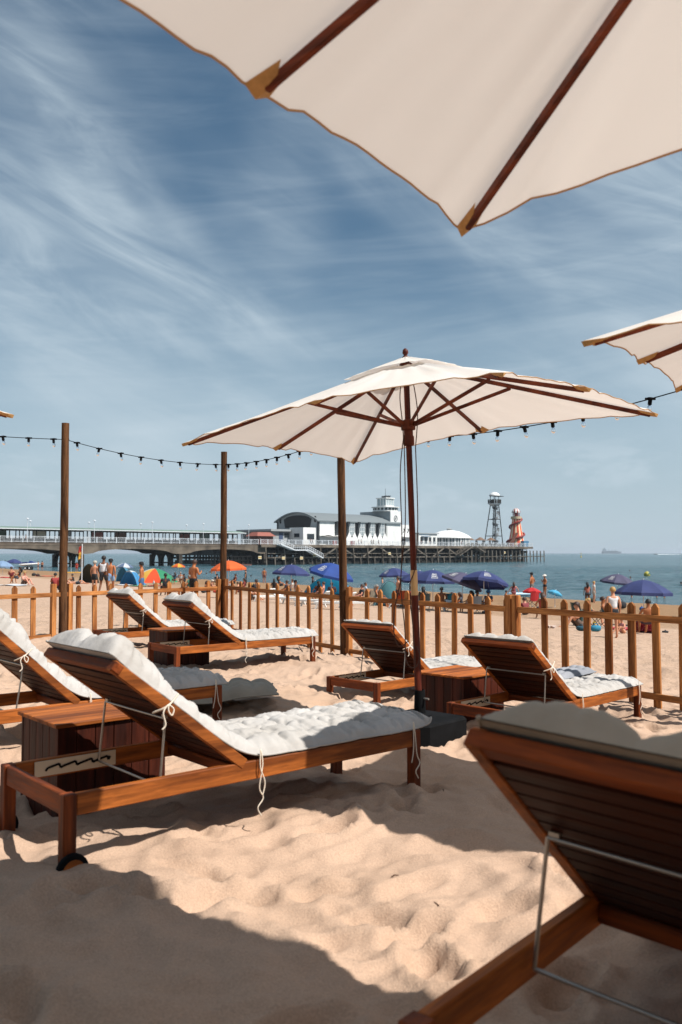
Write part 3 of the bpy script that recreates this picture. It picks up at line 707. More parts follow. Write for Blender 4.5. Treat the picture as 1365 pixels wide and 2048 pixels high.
# behind the camera: two parasols and a timber hut, added to cut ambient light
parasol((3.3, -.9, 2.3, -.68, 0, 0), 0.0, 'cream parasol beside the camera, unseen, added to cut ambient light', ropes=False)
parasol((-2.35, -1.35, 2.3, -.68, 0, 0), 0.0, 'cream parasol behind the camera on the left, unseen, added to cut ambient light', ropes=False)
blocker = thing('light_blocker', 'unseen dark timber hut behind the camera, outside the photo', 'blocker', (0, -4.6, 0), 0)
b = MB()
for k in range(22): b.span((-10, -.03*(k % 2), -.3+k*.16), (10, .12, -.3+(k+1)*.16-.006))
b.obj('wall_boards', M_teakd[0], blocker)
b = MB().add([(-10.4, .9, 3.0), (10.4, .9, 3.0), (10.4, -4, 4.3), (-10.4, -4, 4.3), (-10.4, .9, 3.1), (10.4, .9, 3.1), (10.4, -4, 4.4), (-10.4, -4, 4.4)], [(3,2,1,0), (4,5,6,7), (0,1,5,4), (1,2,6,5), (2,3,7,6), (3,0,4,7)]); b.obj('roof', M_black, blocker)
for sx_ in (-1, 1): MB().span((sx_*10-.1*(sx_ > 0), -4, -.3), (sx_*10+.1*(sx_ < 0), .0, 3.3)).obj('end_wall', M_teakd[1], blocker)
# ------------------------------------------------------------------ the pier
PO, PA, PB = Vector((-71.3, 183)), Vector((.705, .709)), Vector((-.709, .705))
PANG = math.atan2(PA.y, PA.x)
def pt_px(px, o=0):                       # metres along the pier's front edge for a column of the photograph
    k = (px-PX)/F; return (k*183+71.3+o*(.709+.705*k))/(.705-.709*k)
def pier_loc(t, o=0, z=0): p = PO+PA*t+PB*o; return (p.x, p.y, z)
DZ = 3.5
M_conc = mat('pier_concrete', '75695a', .85, 0, '4a4036', .35, .02, 2, 7)
M_concd = mat('damp_concrete', '4c4339', .85, 0, '2c261f', .5, .02, 2, 7)
M_deckw = mat('deck_boards', '5c4f43', .85, 0, '463b31', 2)
M_white = mat('white_paint', 'e4e4e0', .55, 0, 'd2d3d0', .5)
M_whr = mat('railing_white', 'cfd3d6', .5)
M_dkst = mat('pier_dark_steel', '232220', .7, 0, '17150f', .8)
M_pile = mat('pile_timber', '7d7468', .85, 0, '3a332b', .9, .02, 3, 5, (1, 1, .4))
M_roofg = mat('shelter_roof_green', '6f8578', .6, 0, '5d7165', .6)
M_dgl = mat('dark_glass', '20262a', .12, 0, '343c40', .5)
M_dgrey = mat('dark_grey_cladding', '33383b', .6, 0, '2a2e31', .4)
M_lgrey = mat('grey_render', '9a9fa0', .75, 0, '8b9091', .3)
M_red = mat('red_paint', '8f2a20', .5, 0, '7a231b', .8)
M_tin = mat('roof_sheet_grey', '6c7376', .7, 0, '6c7476', .25)
def flat(name, px, **k): return mat(name, px, .7, **k)
def pthing(name, label, cat, t=0, o=0, z=0, rz=0, group=None): return thing(name, label, cat, pier_loc(t, o, z), PANG+rz, group)

pier = pthing('pier', 'long seaside pier on concrete arches and timber piles, crossing behind the beach', 'pier')
T0, TN, T1 = -45.0, 70.0, 201.0
b = MB().span((T0, 0, DZ-.35), (TN, 13, DZ)); b.span((TN, -1, DZ-.35), (T1, 42, DZ)); b.obj('deck', M_deckw, pier)
b = MB().span((TN, -1.12, DZ-.75), (T1, -1.002, DZ-.06)); b.span((T1+.002, -1, DZ-.75), (T1+.12, 42, DZ-.06)); b.obj('edge_beam', M_conc, pier)
# arched concrete girders on the neck
sup = [pt_px(-30)+0.0, pt_px(165), pt_px(362), pt_px(500)+8]
sup = [pt_px(165)-2*33.0, pt_px(165)-33.0, pt_px(165), pt_px(362), pt_px(362)+27]
def girder(y0, y1, ztop):
    g = MB()
    for i in range(len(sup)-1):
        a, c = sup[i], sup[i+1]; n = 20; hw = 2.6
        for k in range(n):
            s0, s1 = k/n, (k+1)/n; xa, xb = a+(c-a)*s0, a+(c-a)*s1
            def low(s):
                x = a+(c-a)*s; e = min(x-a, c-x)
                if e < hw: return 1.0
                q = (x-a-hw)/((c-a)-2*hw); return 1.0+1.15*math.sqrt(max(0, 1-(2*q-1)**2))**.9
            za, zb = low(s0), low(s1)
            g.add([(xa, y0, za), (xb, y0, zb), (xb, y0, ztop), (xa, y0, ztop), (xa, y1, za), (xb, y1, zb), (xb, y1, ztop), (xa, y1, ztop)], [(0,1,2,3), (7,6,5,4), (0,4,5,1)])
    return g
girder(-.15, .35, DZ-.352).obj('arched_girder', M_conc, pier); girder(12.6, 13.1, DZ-.352).obj('arched_girder', M_conc, pier); girder(6.2, 6.8, DZ-.352).obj('arched_girder', M_conc, pier)
b = MB().span((T0, -.22, DZ-.62), (TN, -.152, DZ-.36)); b.obj('cornice', M_conc, pier)
for tS in sup[1:]:   # each support is a wall of columns joined by small arches across the pier
    g = MB(); t_ = tS; cols_ = [-.1, 3.95, 8.0, 12.1]
    for c_ in cols_: g.span((t_-.5, c_, -4), (t_+.5, c_+.95, .9))
    for i in range(3):
        y0, y1 = cols_[i]+.95, cols_[i+1]
        for k in range(12):
            q0, q1 = k/12, (k+1)/12; f = lambda q: -.65+1.55*math.sqrt(max(0, 1-(2*q-1)**2))
            ya, yb = y0+(y1-y0)*q0, y0+(y1-y0)*q1
            g.add([(t_-.5, ya, f(q0)), (t_-.5, yb, f(q1)), (t_-.5, yb, 1.25), (t_-.5, ya, 1.25), (t_+.5, ya, f(q0)), (t_+.5, yb, f(q1)), (t_+.5, yb, 1.25), (t_+.5, ya, 1.25)], [(0,3,2,1), (4,5,6,7), (0,1,5,4)])
    g.span((t_-.35, 0, -1.35), (t_+.35, 13, -1.05))
    g.obj('support_wall', M_concd, pier)
# railings: posts, rails and bars
def railing(t0, t1, o, z, step=2.5, zf=None, h=1.3):
    r = MB(); n = int((t1-t0)/step)
    for i in range(n+1):
        x = t0+(t1-t0)*i/n; r.span((x-.07, o-.07, z), (x+.07, o+.07, z+h+.08))
    r.span((t0, o-.035, z+h-.06), (t1, o+.035, z+h+.01)); r.span((t0, o-.03, z+.12), (t1, o+.03, z+.20))
    m = int((t1-t0)/.28)
    for i in range(m): x = t0+(i+.5)*.28; r.span((x-.022, o-.018, z+.2), (x+.022, o+.018, z+h-.06))
    return r
railing(T0, TN, .12, DZ).obj('railing', M_whr, pier); railing(TN, T1, -.85, DZ).obj('railing', M_whr, pier); railing(T0, TN, 12.8, DZ).obj('railing', M_whr, pier)
b = MB(); m_ = 14
for i in range(m_+1): y = -.85+42.5*i/m_; b.span((T1-.2, y-.07, DZ), (T1-.06, y+.07, DZ+1.35))
b.span((T1-.17, -.8, DZ+1.24), (T1-.1, 41.6, DZ+1.31)); b.obj('railing', M_whr, pier)
# timber and steel underneath the head
rr = random.Random(11)
row = MB(); x = TN+1.2
front = []
while x < T1+7:
    front.append(x); x += rr.uniform(2.9, 3.7) if x < 158 else rr.uniform(2.1, 2.6)
for i, x in enumerate(front):
    tall = x > 158; o = -1.6-(.6 if tall else 0); top = 2.1 if tall else (.1 if i % 2 else DZ-.8)
    row.tube([(x+rr.uniform(-.2, .2), o-(.5 if not tall else .1), -5), (x, o+.05, top+rr.uniform(-.1, .1))], .17 if not tall else .2, 7)
row.obj('fender_piles', M_pile, pier)
b = MB().span((TN+2, -1.5, -.18), (T1+6.5, -1.15, .10)); b.span((TN+2, -1.48, 1.0), (158, -1.2, 1.16)); b.obj('timber_waling', M_pile, pier)
b = MB()
for k, x in enumerate(np.arange(TN+6, 158, 16.5)):
    b.beam((x, -1.25, .1), (x+5.6, -1.2, 2.7), .22, .38); b.beam((x+13.5, -1.25, .1), (x+7.9, -1.2, 2.7), .22, .38)
b.obj('diagonal_brace', M_pile, pier)
b = MB()
for o in (1.5, 5, 9, 14, 20, 27, 34, 41):
    for x in np.arange(TN+.8, T1, 3.1): b.span((x-.22, o-.22, -5), (x+.22, o+.22, DZ-.36))
    b.span((TN, o-.2, 1.2), (T1, o+.2, 2.0)); b.span((TN, o-.2, -.5), (T1, o+.2, .1)); b.span((TN, o-.2, DZ-1.0), (T1, o+.2, DZ-.352))
for x in np.arange(TN+.8, T1, 6.2):
    b.span((x-.15, 0, .5), (x+.15, 41, DZ-.352)); b.beam((x, 1, -1.6), (x, 12, 2.6), .2, .3)
b.obj('pile_grid', M_dkst, pier)  # rows and cross walls packed dense and dark to deepen the shade below
b = MB().span((TN+1, 1.8, -2.6), (T1-1, 40, -.9)); b.obj('underdeck_dark_fill', M_dkst, pier)  # added dark block that fills in the shade beneath the deck
# head side fence of piles beyond the deck
b = MB()
for i in range(10):
    for y in (6, 14): b.tube([(T1+6.4-i*.0+rr.uniform(-.1, .1), y+i*.7, -5), (T1+6.4, y+i*.7, 2.1)], .18, 6)
b.obj('fender_piles', M_pile, pier)

# warning boards hung on the piles
ORD = ['first', 'second', 'third', 'fourth', 'fifth', 'sixth']
for i, (px, py) in enumerate(((511, 1115), (558, 1116), (594, 1116), (620, 1111), (770, 1107), (1000, 1105))):
    t_ = pt_px(px); q = PO+PA*t_; z = EYE+(HOR-py)/F*q.y
    s = pthing('warning_board', f'small pale warning board on the pier piles, {ORD[i]} of six from the left', 'sign', t_, -1.95, z, 0, 'small warning boards on the pier piles')
    MB().span((-.55, -.03, -.4), (.55, .03, .4)).obj('panel', flat('board_cream', 'c9bfa2'), s); MB().span((-.5, -.036, -.12), (.5, -.031, .12)).obj('yellow_band', flat('board_yellow', 'b58a2a'), s)

# open shelter with windscreens down the middle of the neck
def shelter(label, t0, t1, posters):
    s = pthing('pier_shelter', label, 'shelter', t0, 5.0, DZ, 0, 'long open shelters on the pier neck'); L = t1-t0; wdt = 4.0
    b = MB(); b.add([(-1, -.6, 3.05), (L+1, -.6, 3.05), (L+1, wdt/2, 3.55), (-1, wdt/2, 3.55), (L+1, wdt+.6, 3.05), (-1, wdt+.6, 3.05), (-1, -.6, 2.85), (L+1, -.6, 2.85), (L+1, wdt+.6, 2.85), (-1, wdt+.6, 2.85)],
        [(0,1,2,3), (3,2,4,5), (6,7,1,0), (5,4,8,9), (9,8,7,6), (6,0,3,5,9), (7,8,4,2,1)]); b.obj('roof', M_roofg, s)
    b = MB(); b.span((-1, -.66, 2.93), (L+1, -.602, 3.12)); b.obj('gutter', M_whr, s)
    f = MB(); n = max(2, int(L/3.0)); 
    for i in range(n+1):
        x = L*i/n
        for y in (.2, wdt/2, wdt-.2): f.span((x-.09, y-.09, 0), (x+.09, y+.09, 2.85))
    f.span((0, wdt/2-.06, .0), (L, wdt/2+.06, .95)); f.span((0, wdt/2-.05, 2.6), (L, wdt/2+.05, 2.849)); f.obj('frame', M_dkst, s)
    MB().span((.1, wdt/2-.61, .38), (L-.1, wdt/2-.062, .5)).obj('bench', M_deckw, s)
    for i in range(n):
        x = L*i/n; MB().span((x+.095, wdt/2-.012, .952), (x+L/n-.095, wdt/2+.012, 2.598)).obj('window_pane', M_glass, s)
    for j, (px, col) in enumerate(posters):
        x = pt_px(px)-t0+1.5; k = min(n-1, max(0, int(x/L*n))); xa = L*k/n+.1; MB().span((xa, wdt/2-.06, .96), (xa+L/n-.2, wdt/2-.02, 2.59)).obj('poster', flat('poster_'+'abcdefgh'[j]+str(int(t0) % 7), col), s)
    return s
shelter('left long open pier shelter with green-grey roof, ending by the first gap', T0, pt_px(198), [(27, '44594f'), (88, 'b7b5a4'), (147, '8d9396')])
shelter('right long open pier shelter with green-grey roof, ending before the theatre', pt_px(214), pt_px(508), [(226, '8b5a55'), (263, '6b5148'), (388, '7a4a40'), (428, '6f7d78'), (470, '7d8a8a')])
ORD = ['first', 'second', 'third', 'fourth', 'fifth', 'sixth', 'seventh', 'eighth', 'ninth', 'tenth']
for i, px in enumerate((13, 57, 143, 191, 257, 307, 357, 409, 447, 500)):
    o = .4 if i % 2 else 12.5; t_ = pt_px(px)+(o*.9 if o > 1 else 0)
    l = pthing('street_lamp', f'slim pier lamp post, {ORD[i]} of ten counting from the left edge', 'lamp post', t_, o, DZ, 0, 'slim lamp posts along the pier neck')
    MB().tube([(0, 0, 0), (0, 0, 5.0)], [.07, .045], 6).obj('post', M_whr, l); MB().lathe([(.05, 4.95), (.32, 5.0), (.30, 5.10), (.06, 5.22)], 8).obj('lantern', M_whr, l)

# theatre with arched gable and barrel roof
TG = 95.0
th = pthing('theatre', 'white and grey pier theatre with black arched gable panel and long barrel roof', 'theatre', TG, 3, DZ)
GW, EAV, RISE, TL = 18.0, 7.1, 2.7, 36.0
def arch(y): return EAV+RISE*(1-((y-GW/2)/(GW/2+.6))**2)
b = MB(); n = 24
for k in range(n):
    y0, y1 = -.6+(GW+1.2)*k/n, -.6+(GW+1.2)*(k+1)/n
    b.add([(-1.0, y0, arch(y0)), (-1.0, y1, arch(y1)), (TL, y1, arch(y1)), (TL, y0, arch(y0)), (-1.0, y0, arch(y0)-.3), (-1.0, y1, arch(y1)-.3), (TL, y1, arch(y1)-.3), (TL, y0, arch(y0)-.3)], [(0,3,2,1), (4,5,6,7), (0,1,5,4), (3,7,6,2)])
b.add([(-1, -.6, arch(-.6)), (TL, -.6, arch(-.6)), (TL, -.6, arch(-.6)-.3), (-1, -.6, arch(-.6)-.3)], [(0,3,2,1)])
b.obj('roof', M_tin, th)
b = MB(); 
for k in range(n):
    y0, y1 = GW*k/n, GW*(k+1)/n
    b.add([(0, y0, 0), (0, y1, 0), (0, y1, arch(y1)-.3), (0, y0, arch(y0)-.3)], [(0,3,2,1)])
b.obj('gable_wall', M_lgrey, th); b = MB()
for k in range(n):
    y0, y1 = GW*k/n, GW*(k+1)/n
    b.add([(TL, y0, 0), (TL, y1, 0), (TL, y1, arch(y1)-.3), (TL, y0, arch(y0)-.3)], [(0,1,2,3)])
b.obj('gable_wall', M_lgrey, th)
MB().span((.002, -.1, 0), (TL-.1, .1, EAV-.2)).obj('side_wall', M_white, th); MB().span((.002, GW-.1, 0), (TL-.1, GW+.1, EAV-.2)).obj('side_wall', M_white, th)
b = MB(); Yc = GW/2
po = [(-5.4, 5.2), (5.4, 5.2), (5.9, 7.2), (6.0, 7.7)]+[(5.5*math.cos(a), 7.65+1.15*math.sin(a)) for a in np.linspace(.25, PI-.25, 9)]+[(-6.0, 7.7), (-5.9, 7.2)]
b.add([(-.05, Yc+p[0], p[1]) for p in po], [tuple(reversed(range(len(po))))]); b.add([(-.2, Yc+p[0], p[1]) for p in po], [tuple(range(len(po)))]); 
nn = len(po); b.f += [(i, (i+1) % nn, nn+(i+1) % nn, nn+i) for i in range(nn)]; b.obj('black_panel', flat('black_panel_cloth', '121212'), th)
for yy in (Yc-7.6, Yc+7.6):    # curled black emblem either side of the panel
    b = MB(); pts = [Vector((-.1, yy+a, z)) for a, z in ((.25, 8.1), (-.1, 8.35), (-.32, 8.1), (-.15, 7.75), (.15, 7.45), (.25, 7.05), (.05, 6.7), (-.2, 6.8), (-.1, 7.0))]
    b.tube(bez(pts, 4), .13, 6); b.ball((-.1, yy+.1, 7.35), (.12, .38, .42), 8, 6); b.obj('curled_emblem', flat('emblem_black', '161616'), th)
MB().span((-.22, -.12, .0), (.3, .5, EAV-.3)).obj('corner_fin', M_dgrey, th); MB().span((-.22, GW-.4, 3.5), (.3, GW+.14, EAV-.1)).obj('corner_fin', M_dgrey, th)
# foyer block in front of the gable
MB().span((-12, 6.5, 0), (-.24, 20, 3.9)).obj('foyer_wall', M_lgrey, th)
MB().span((-13.2, 5.6, 3.9), (-.24, 21.4, 4.5)).obj('foyer_roof', M_lgrey, th)
MB().span((-5.5, .6, 0), (-.24, 6.45, 5.0)).obj('white_block', M_white, th)
b = MB().span((-12.06, 11.0, .1), (-12.002, 19.8, 3.4)); b.obj('dark_front', M_dgl, th)
MB().span((-12.09, 14.2, .1), (-12.062, 16.6, 2.3)).obj('entrance_door', M_white, th)
MB().span((-12.12, 13.4, 2.8), (-12.062, 17.4, 3.3)).obj('fascia_sign', flat('sign_green', '4f7a43'), th)
for yy in (12.4, 18.4):
    b = MB(); pts = [Vector((-12.11, yy+.75*math.cos(a), 2.4+.75*math.sin(a))) for a in np.linspace(0, 2*PI, 17)]; b.tube(pts, .13, 6); b.obj('ring_sign', M_white, th)
MB().span((-12.3, 7.0, 0), (-12.002, 10.8, 3.6)).obj('white_panel', M_white, th)
MB().span((-12.34, 7.6, .3), (-12.302, 10.2, 2.4)).obj('dark_window', M_dgl, th)
MB().span((-5.56, 2.2, 2.2), (-5.502, 4.4, 3.3)).obj('dark_window', M_dgl, th); MB().span((-4.0, .54, 1.6), (-1.2, .598, 3.2)).obj('dark_window', M_dgl, th)
MB().span((-9.5, 6.42, 1.0), (-8, 6.498, 3.6)).obj('blue_banner', flat('banner_blue', '3a4a66'), th); MB().span((-7.4, 6.40, 2.2), (-5.8, 6.498, 3.4)).obj('dark_window', M_dgl, th)
# long side facing the beach
sx0 = 6.5; sx1 = TL-7.0
MB().span((sx0, -.22, 2.6), (sx1, -.102, EAV-.2)).obj('dark_cladding', M_dgrey, th)
nb = 5; bw = (sx1-sx0)/nb
for k in range(nb):
    x0 = sx0+k*bw+1.3; w_ = bw-2.2
    MB().span((x0, -.30, 2.9), (x0+w_, -.222, EAV-.35)).obj('window', flat('window_grey_glass', '7f8c92', spec=.6), th)
    f = MB()
    for i in range(4): f.span((x0+w_*i/3-.07, -.37, 2.9), (x0+w_*i/3+.07, -.302, EAV-.35))
    for i in range(4): z = 2.9+(EAV-3.25)*i/3; f.span((x0, -.368, z-.06), (x0+w_, -.304, z+.06))
    f.obj('window_bars', M_white, th)
    f = MB(); x = sx0+k*bw+.25; f.add([(x-.25, -.25, 2.7), (x+.35, -.25, 2.7), (x+.75, -.25, EAV-.1), (x-.1, -.25, EAV-.1), (x-.25, -.35, 2.7), (x+.35, -.35, 2.7), (x+.75, -1.1, EAV-.1), (x-.1, -1.1, EAV-.1)], [(3,2,1,0), (4,5,6,7), (0,1,5,4), (2,3,7,6), (1,2,6,5), (3,0,4,7)]); f.obj('slanted_fin', M_dgrey, th)
z_ = MB(); nt = 9
for k in range(nt):
    x = sx0+2.2+(sx1-sx0-2.2)*k/nt; w_ = (sx1-sx0-2.2)/nt; z_.add([(x+.1, -.55, 2.1), (x+w_-.1, -.55, 2.1), (x+w_/2, -.55, 4.1), (x+.1, -.6, 2.1), (x+w_-.1, -.6, 2.1), (x+w_/2, -.6, 4.1)], [(3,4,5), (2,1,0), (0,1,4,3), (1,2,5,4), (2,0,3,5)])
z_.obj('white_zigzag', M_white, th)
MB().span((sx0+2.2, -1.6, 0), (sx1, -.224, 2.1)).obj('white_plinth', M_white, th)
b = MB(); b.grid(10, 1, lambda i, j: Vector((.3+9*i, -.25-1.6*j, 2.75+.18*math.sin(i*9)))); b.grid(10, 1, lambda i, j: Vector((.3+9*i, -1.85+1.6*j, 2.60+.18*math.sin(i*9)))); b.obj('wavy_canopy', M_white, th)
MB().span((TL-6.6, -.26, .2), (TL-3.2, -.102, 6.0)).obj('white_panel', M_white, th)
for i, x in enumerate((1.5, 4.0, 11.5)): MB().span((x, -1.75, .1), (x+1.6, -1.65, 1.3)).obj('poster', flat('poster_red' if i else 'poster_dark', '7d2f2c' if i else '2e3438'), th)

# fly tower with lookout cabins
ft = pthing('lookout_tower', 'pale block tower with a round lookout and glazed cabin above the theatre', 'tower', 126.2, 3.2, DZ)
MB().span((0, 0, 0), (5.2, 13, 10.9)).obj('tower_wall', M_lgrey, ft)
MB().span((.1, -.12, 0), (5.2, -.002, 10.9)).obj('white_front', M_white, ft); MB().span((5.202, -.10, 0), (11.2, 9, 6.7)).obj('white_wing', M_white, ft)
b = MB(); b.tube([Vector((2.5+.75*math.cos(a), -.16, 8.6+.85*math.sin(a))) for a in np.linspace(0, 2*PI, 17)], .12, 6); b.ball((2.5, -.16, 8.6), (.3, .08, .4), 8, 6); b.obj('round_emblem', flat('emblem_grey', '6d7072'), ft)
MB().lathe([(4.2, 10.9), (4.2, 11.0), (3.9, 11.1), (3.9, 12.1), (4.5, 12.15), (4.5, 12.35), (.1, 12.4)], 20, (2.6, 4.3, 0)).obj('round_lookout', M_white, ft)
w = MB()
for k in range(20):
    a = 2*PI*(k+.5)/20; w.box((2.6+3.93*math.cos(a), 4.3+3.93*math.sin(a), 11.65), (.12, .75, .65), Matrix.Rotation(a, 3, 'Z'))
w.obj('lookout_windows', M_dgl, ft)
b = MB().span((.7, 2.3, 12.4), (4.6, 6.3, 12.8)); b.span((.5, 2.1, 15.0), (4.8, 6.5, 15.3))
for x in (.75, 1.65, 2.55, 3.45, 4.35):
    for y in (2.35, 6.05): b.span((x, y, 12.8), (x+.2, y+.2, 15))
for y in (3.5, 4.7): 
    for x in (.75, 4.35): b.span((x, y, 12.8), (x+.2, y+.2, 15))
b.obj('glazed_cabin', M_white, ft); MB().span((.85, 2.45, 12.81), (4.4, 6.1, 14.98)).obj('cabin_glass', flat('cabin_glass', '8fa0a6', spec=.6), ft)
b = MB().span((1.8, 3.4, 15.3), (3.9, 5.2, 15.9)); b.tube([(1.2, 3, 15.3), (1.2, 3, 18.2)], .06, 5); b.tube([(3.9, 3, 15.9), (3.9, 5.8, 16.1)], .12, 5); b.obj('roof_gear', M_dgrey, ft)
b = MB()
for x in (6.4, 8.4, 10.0): b.tube(bez([(x, -.16, 5.4), (x+.4, -.16, 5.1), (x+.1, -.16, 4.6), (x-.3, -.16, 4.2)], 4), .13, 6)
b.obj('curled_emblem', flat('emblem_black', '161616'), ft)
MB().span((5.6, -.16, .2), (7.2, -.102, 2.2)).obj('dark_window', M_dgl, ft); MB().span((5.4, -1.2, 2.7), (11, -.102, 2.95)).obj('door_canopy', M_white, ft)

# low white hall and round pavilion with a domed roof
hl = pthing('white_hall', 'low white flat-roofed hall with rooftop aerials beside the domed pavilion', 'hall', pt_px(838, 3.6), 3.6, DZ)
MB().span((0, 0, 0), (9.5, 9, 4.0)).obj('wall', M_white, hl); MB().span((-.3, -.4, 4.0), (10.2, 9.3, 4.3)).obj('roof', M_lgrey, hl)
for i in range(4): MB().span((.8+i*2.2, -.06, .8), (2.0+i*2.2, -.002, 2.9)).obj('window', M_dgl, hl)
MB().span((1.2, -.9, 3.0), (5, -.002, 3.2)).obj('awning', flat('awning_blue', '4a6a86'), hl)
pv = pthing('domed_pavilion', 'round glazed pavilion with a shallow white domed roof', 'pavilion', pt_px(899, 8.5), 8.5, DZ)
MB().lathe([(7.6, 2.75), (7.6, 3.0), (6.6, 3.75), (5.2, 4.5), (3.4, 5.2), (1.5, 5.55), (.9, 5.6)], 40).obj('dome_roof', M_white, pv, smooth=True)
MB().lathe([(.9, 5.5), (.9, 6.0), (1.1, 6.05), (.5, 6.3), (.05, 6.35)], 12).obj('roof_cap', M_lgrey, pv)
MB().lathe([(7.0, 0), (7.0, 2.74)], 40).obj('glass_wall', flat('pavilion_glass', '5d6d74', spec=.6), pv)
b = MB()
for k in range(40):
    a = 2*PI*k/40; b.box((7.08*math.cos(a), 7.08*math.sin(a), 1.37), (.14, .26 if k % 2 else .7, 2.74), Matrix.Rotation(a, 3, 'Z'))
b.obj('wall_posts', M_white, pv)

# terrace of closed parasols and tables
te = pthing('terrace_bar', 'cluttered terrace bar with brown thatched roofs and dark seating', 'terrace', pt_px(946, 5), 5, DZ)
for i in range(5): MB().lathe([(2.0, 2.3), (1.1, 2.8), (.15, 3.4)], 8, (1.6+i*3.4, 3+2*(i % 2), 0)).obj('thatched_roof', flat('thatch_brown', '6e5644'), te)
b = MB()
for i in range(14): x = i*1.35+.4; b.tube([(x, -1+.7*(i % 3), 0), (x, -1+.7*(i % 3), 2.2)], .05, 5); b.lathe([(.28, 0.4), (.30, .8), (.22, 1.6), (.06, 2.2)], 7, (x, -1+.7*(i % 3), 0)); b.obj('closed_umbrella', M_dgrey, te); b = MB()
b = MB()
for i in range(10): x = i*1.8+.8; b.span((x, -2.6, 0), (x+.7, -2.0, .8)); b.span((x+.9, -2.4, 0), (x+1.15, -2.2, 1.0))
b.obj('seating', flat('seat_grey', '6b6c6a'), te)

# lookout tower for the aerial slide
zt = pthing('slide_tower', 'tall dark steel tower with round platform, white cap and spiral stair', 'tower', pt_px(990, 9), 9, DZ)
legs = [((-3.2, -2.2), (-.9, -.9)), ((2.1, -2.2), (1.4, -.9)), ((2.1, 2.6), (1.4, 1.2)), ((-3.2, 2.6), (-.9, 1.2))]
for (x0, y0), (x1, y1) in legs: MB().tube([(x0, y0, 0), (x1, y1, 15.5)], .17, 8).obj('leg', M_dkst, zt)
b = MB()
for z in (4.0, 10.2):
    q = [(Vector((x0, y0, 0)).lerp(Vector((x1, y1, 15.5)), z/15.5)) for (x0, y0), (x1, y1) in legs]
    for i in range(4): b.tube([q[i], q[(i+1) % 4]], .13, 6)
b.obj('cross_brace', M_dkst, zt)
b = MB(); cx_, cy_ = 1.5, .5; b.tube([(cx_, cy_, 0), (cx_, cy_, 15.5)], .12, 6); st = []
for k in range(110):
    a = k*.42; z = .3+k*.14; c_, s_ = math.cos(a), math.sin(a); b.box((cx_+c_*.65, cy_+s_*.65, z), (1.2, .40, .05), Matrix.Rotation(a, 3, 'Z')); st.append(Vector((cx_+1.28*c_, cy_+1.28*s_, z+.9)))
b.tube(st, .045, 5); b.obj('spiral_stair', flat('stair_grey', '8d9296'), zt)
b = MB()
for k in range(7): b.grid(10, 1, lambda i, j, k=k: Vector((cx_+1.3*math.cos(k*2.1+i*2.4), cy_+1.3*math.sin(k*2.1+i*2.4), 1.4+k*2.05+i*.8+j*1.0)))
b.obj('stair_screen', flat('screen_grey', '8a8f92'), zt)
MB().lathe([(.9, 15.0), (1.9, 15.6), (2.3, 15.9), (2.3, 16.1), (.3, 16.1)], 16, (.3, .2, 0)).obj('platform', M_whr, zt)
b = MB()
for k in range(16):
    a = 2*PI*k/16; b.box((.3+2.4*math.cos(a), .2+2.4*math.sin(a), 16.8), (.08, .55 if k % 3 else .9, 1.4), Matrix.Rotation(a, 3, 'Z'))
for k in range(3): b.tube([(.3+2.45*math.cos(a), .2+2.45*math.sin(a), 16.2+k*.65) for a in np.linspace(0, 2*PI, 17)], .06, 5)
b.obj('platform_rail', M_dkst, zt)
b = MB()
for x, y in ((-.9, -.9), (1.4, -.9), (1.4, 1.2), (-.9, 1.2)): b.tube([(x, y, 16), (x, y, 18.8)], .12, 6)
b.span((-1.5, -1.0, 18.8), (4.6, 1.4, 19.0)); b.obj('top_frame', M_dkst, zt)
MB().lathe([(2.0, 19.0), (1.9, 19.4), (1.4, 19.9), (.7, 20.25), (.05, 20.35)], 20, (.3, .2, 0)).obj('white_cap', M_white, zt, smooth=True)

# helter skelter
hk = pthing('helter_skelter', 'red, orange and cream striped helter skelter with a spiral slide at the pier end', 'helter skelter', pt_px(1033, 7), 7, DZ)
def hr(z): return 3.45-2.1*(z/11.3)**.8
m = bpy.data.materials.new('helter_stripes'); m.use_nodes = True; n_ = m.node_tree.nodes; l_ = m.node_tree.links
t_ = N(n_, 'ShaderNodeTexCoord'); sp_ = N(n_, 'ShaderNodeSeparateXYZ'); l_.new(t_.outputs['Object'], sp_.inputs[0])
at = N(n_, 'ShaderNodeMath', operation='ARCTAN2'); l_.new(sp_.outputs[1], at.inputs[0]); l_.new(sp_.outputs[0], at.inputs[1])
ml = N(n_, 'ShaderNodeMath', operation='MULTIPLY', i_1=9.0); l_.new(at.outputs[0], ml.inputs[0]); sn = N(n_, 'ShaderNodeMath', operation='SINE'); l_.new(ml.outputs[0], sn.inputs[0])
rp = N(n_, 'ShaderNodeValToRGB'); rp.color_ramp.interpolation = 'CONSTANT'; rp.color_ramp.elements[0].color = lin('c9432a'); rp.color_ramp.elements[1].position = .40; rp.color_ramp.elements[1].color = lin('d98a3f'); e3 = rp.color_ramp.elements.new(.72); e3.color = lin('e6d2b4')
mr_ = N(n_, 'ShaderNodeMapRange'); mr_.inputs[1].default_value = -1; l_.new(sn.outputs[0], mr_.inputs[0]); l_.new(mr_.outputs[0], rp.inputs[0]); l_.new(rp.outputs[0], n_['Principled BSDF'].inputs['Base Color'])
MB().lathe([(hr(z), z) for z in np.linspace(0, 11.3, 14)], 36).obj('striped_cone', m, hk, smooth='all')
MB().lathe([(1.9, 10.5), (2.0, 10.6), (2.0, 11.5), (1.85, 11.5), (1.85, 10.7)], 20).obj('balcony', flat('balcony_cream', 'b9a98a'), hk)
b = MB()
for k in range(8): a = 2*PI*k/8; b.tube([(1.2*math.cos(a), 1.2*math.sin(a), 11.3), (1.2*math.cos(a), 1.2*math.sin(a), 13.0)], .1, 5)
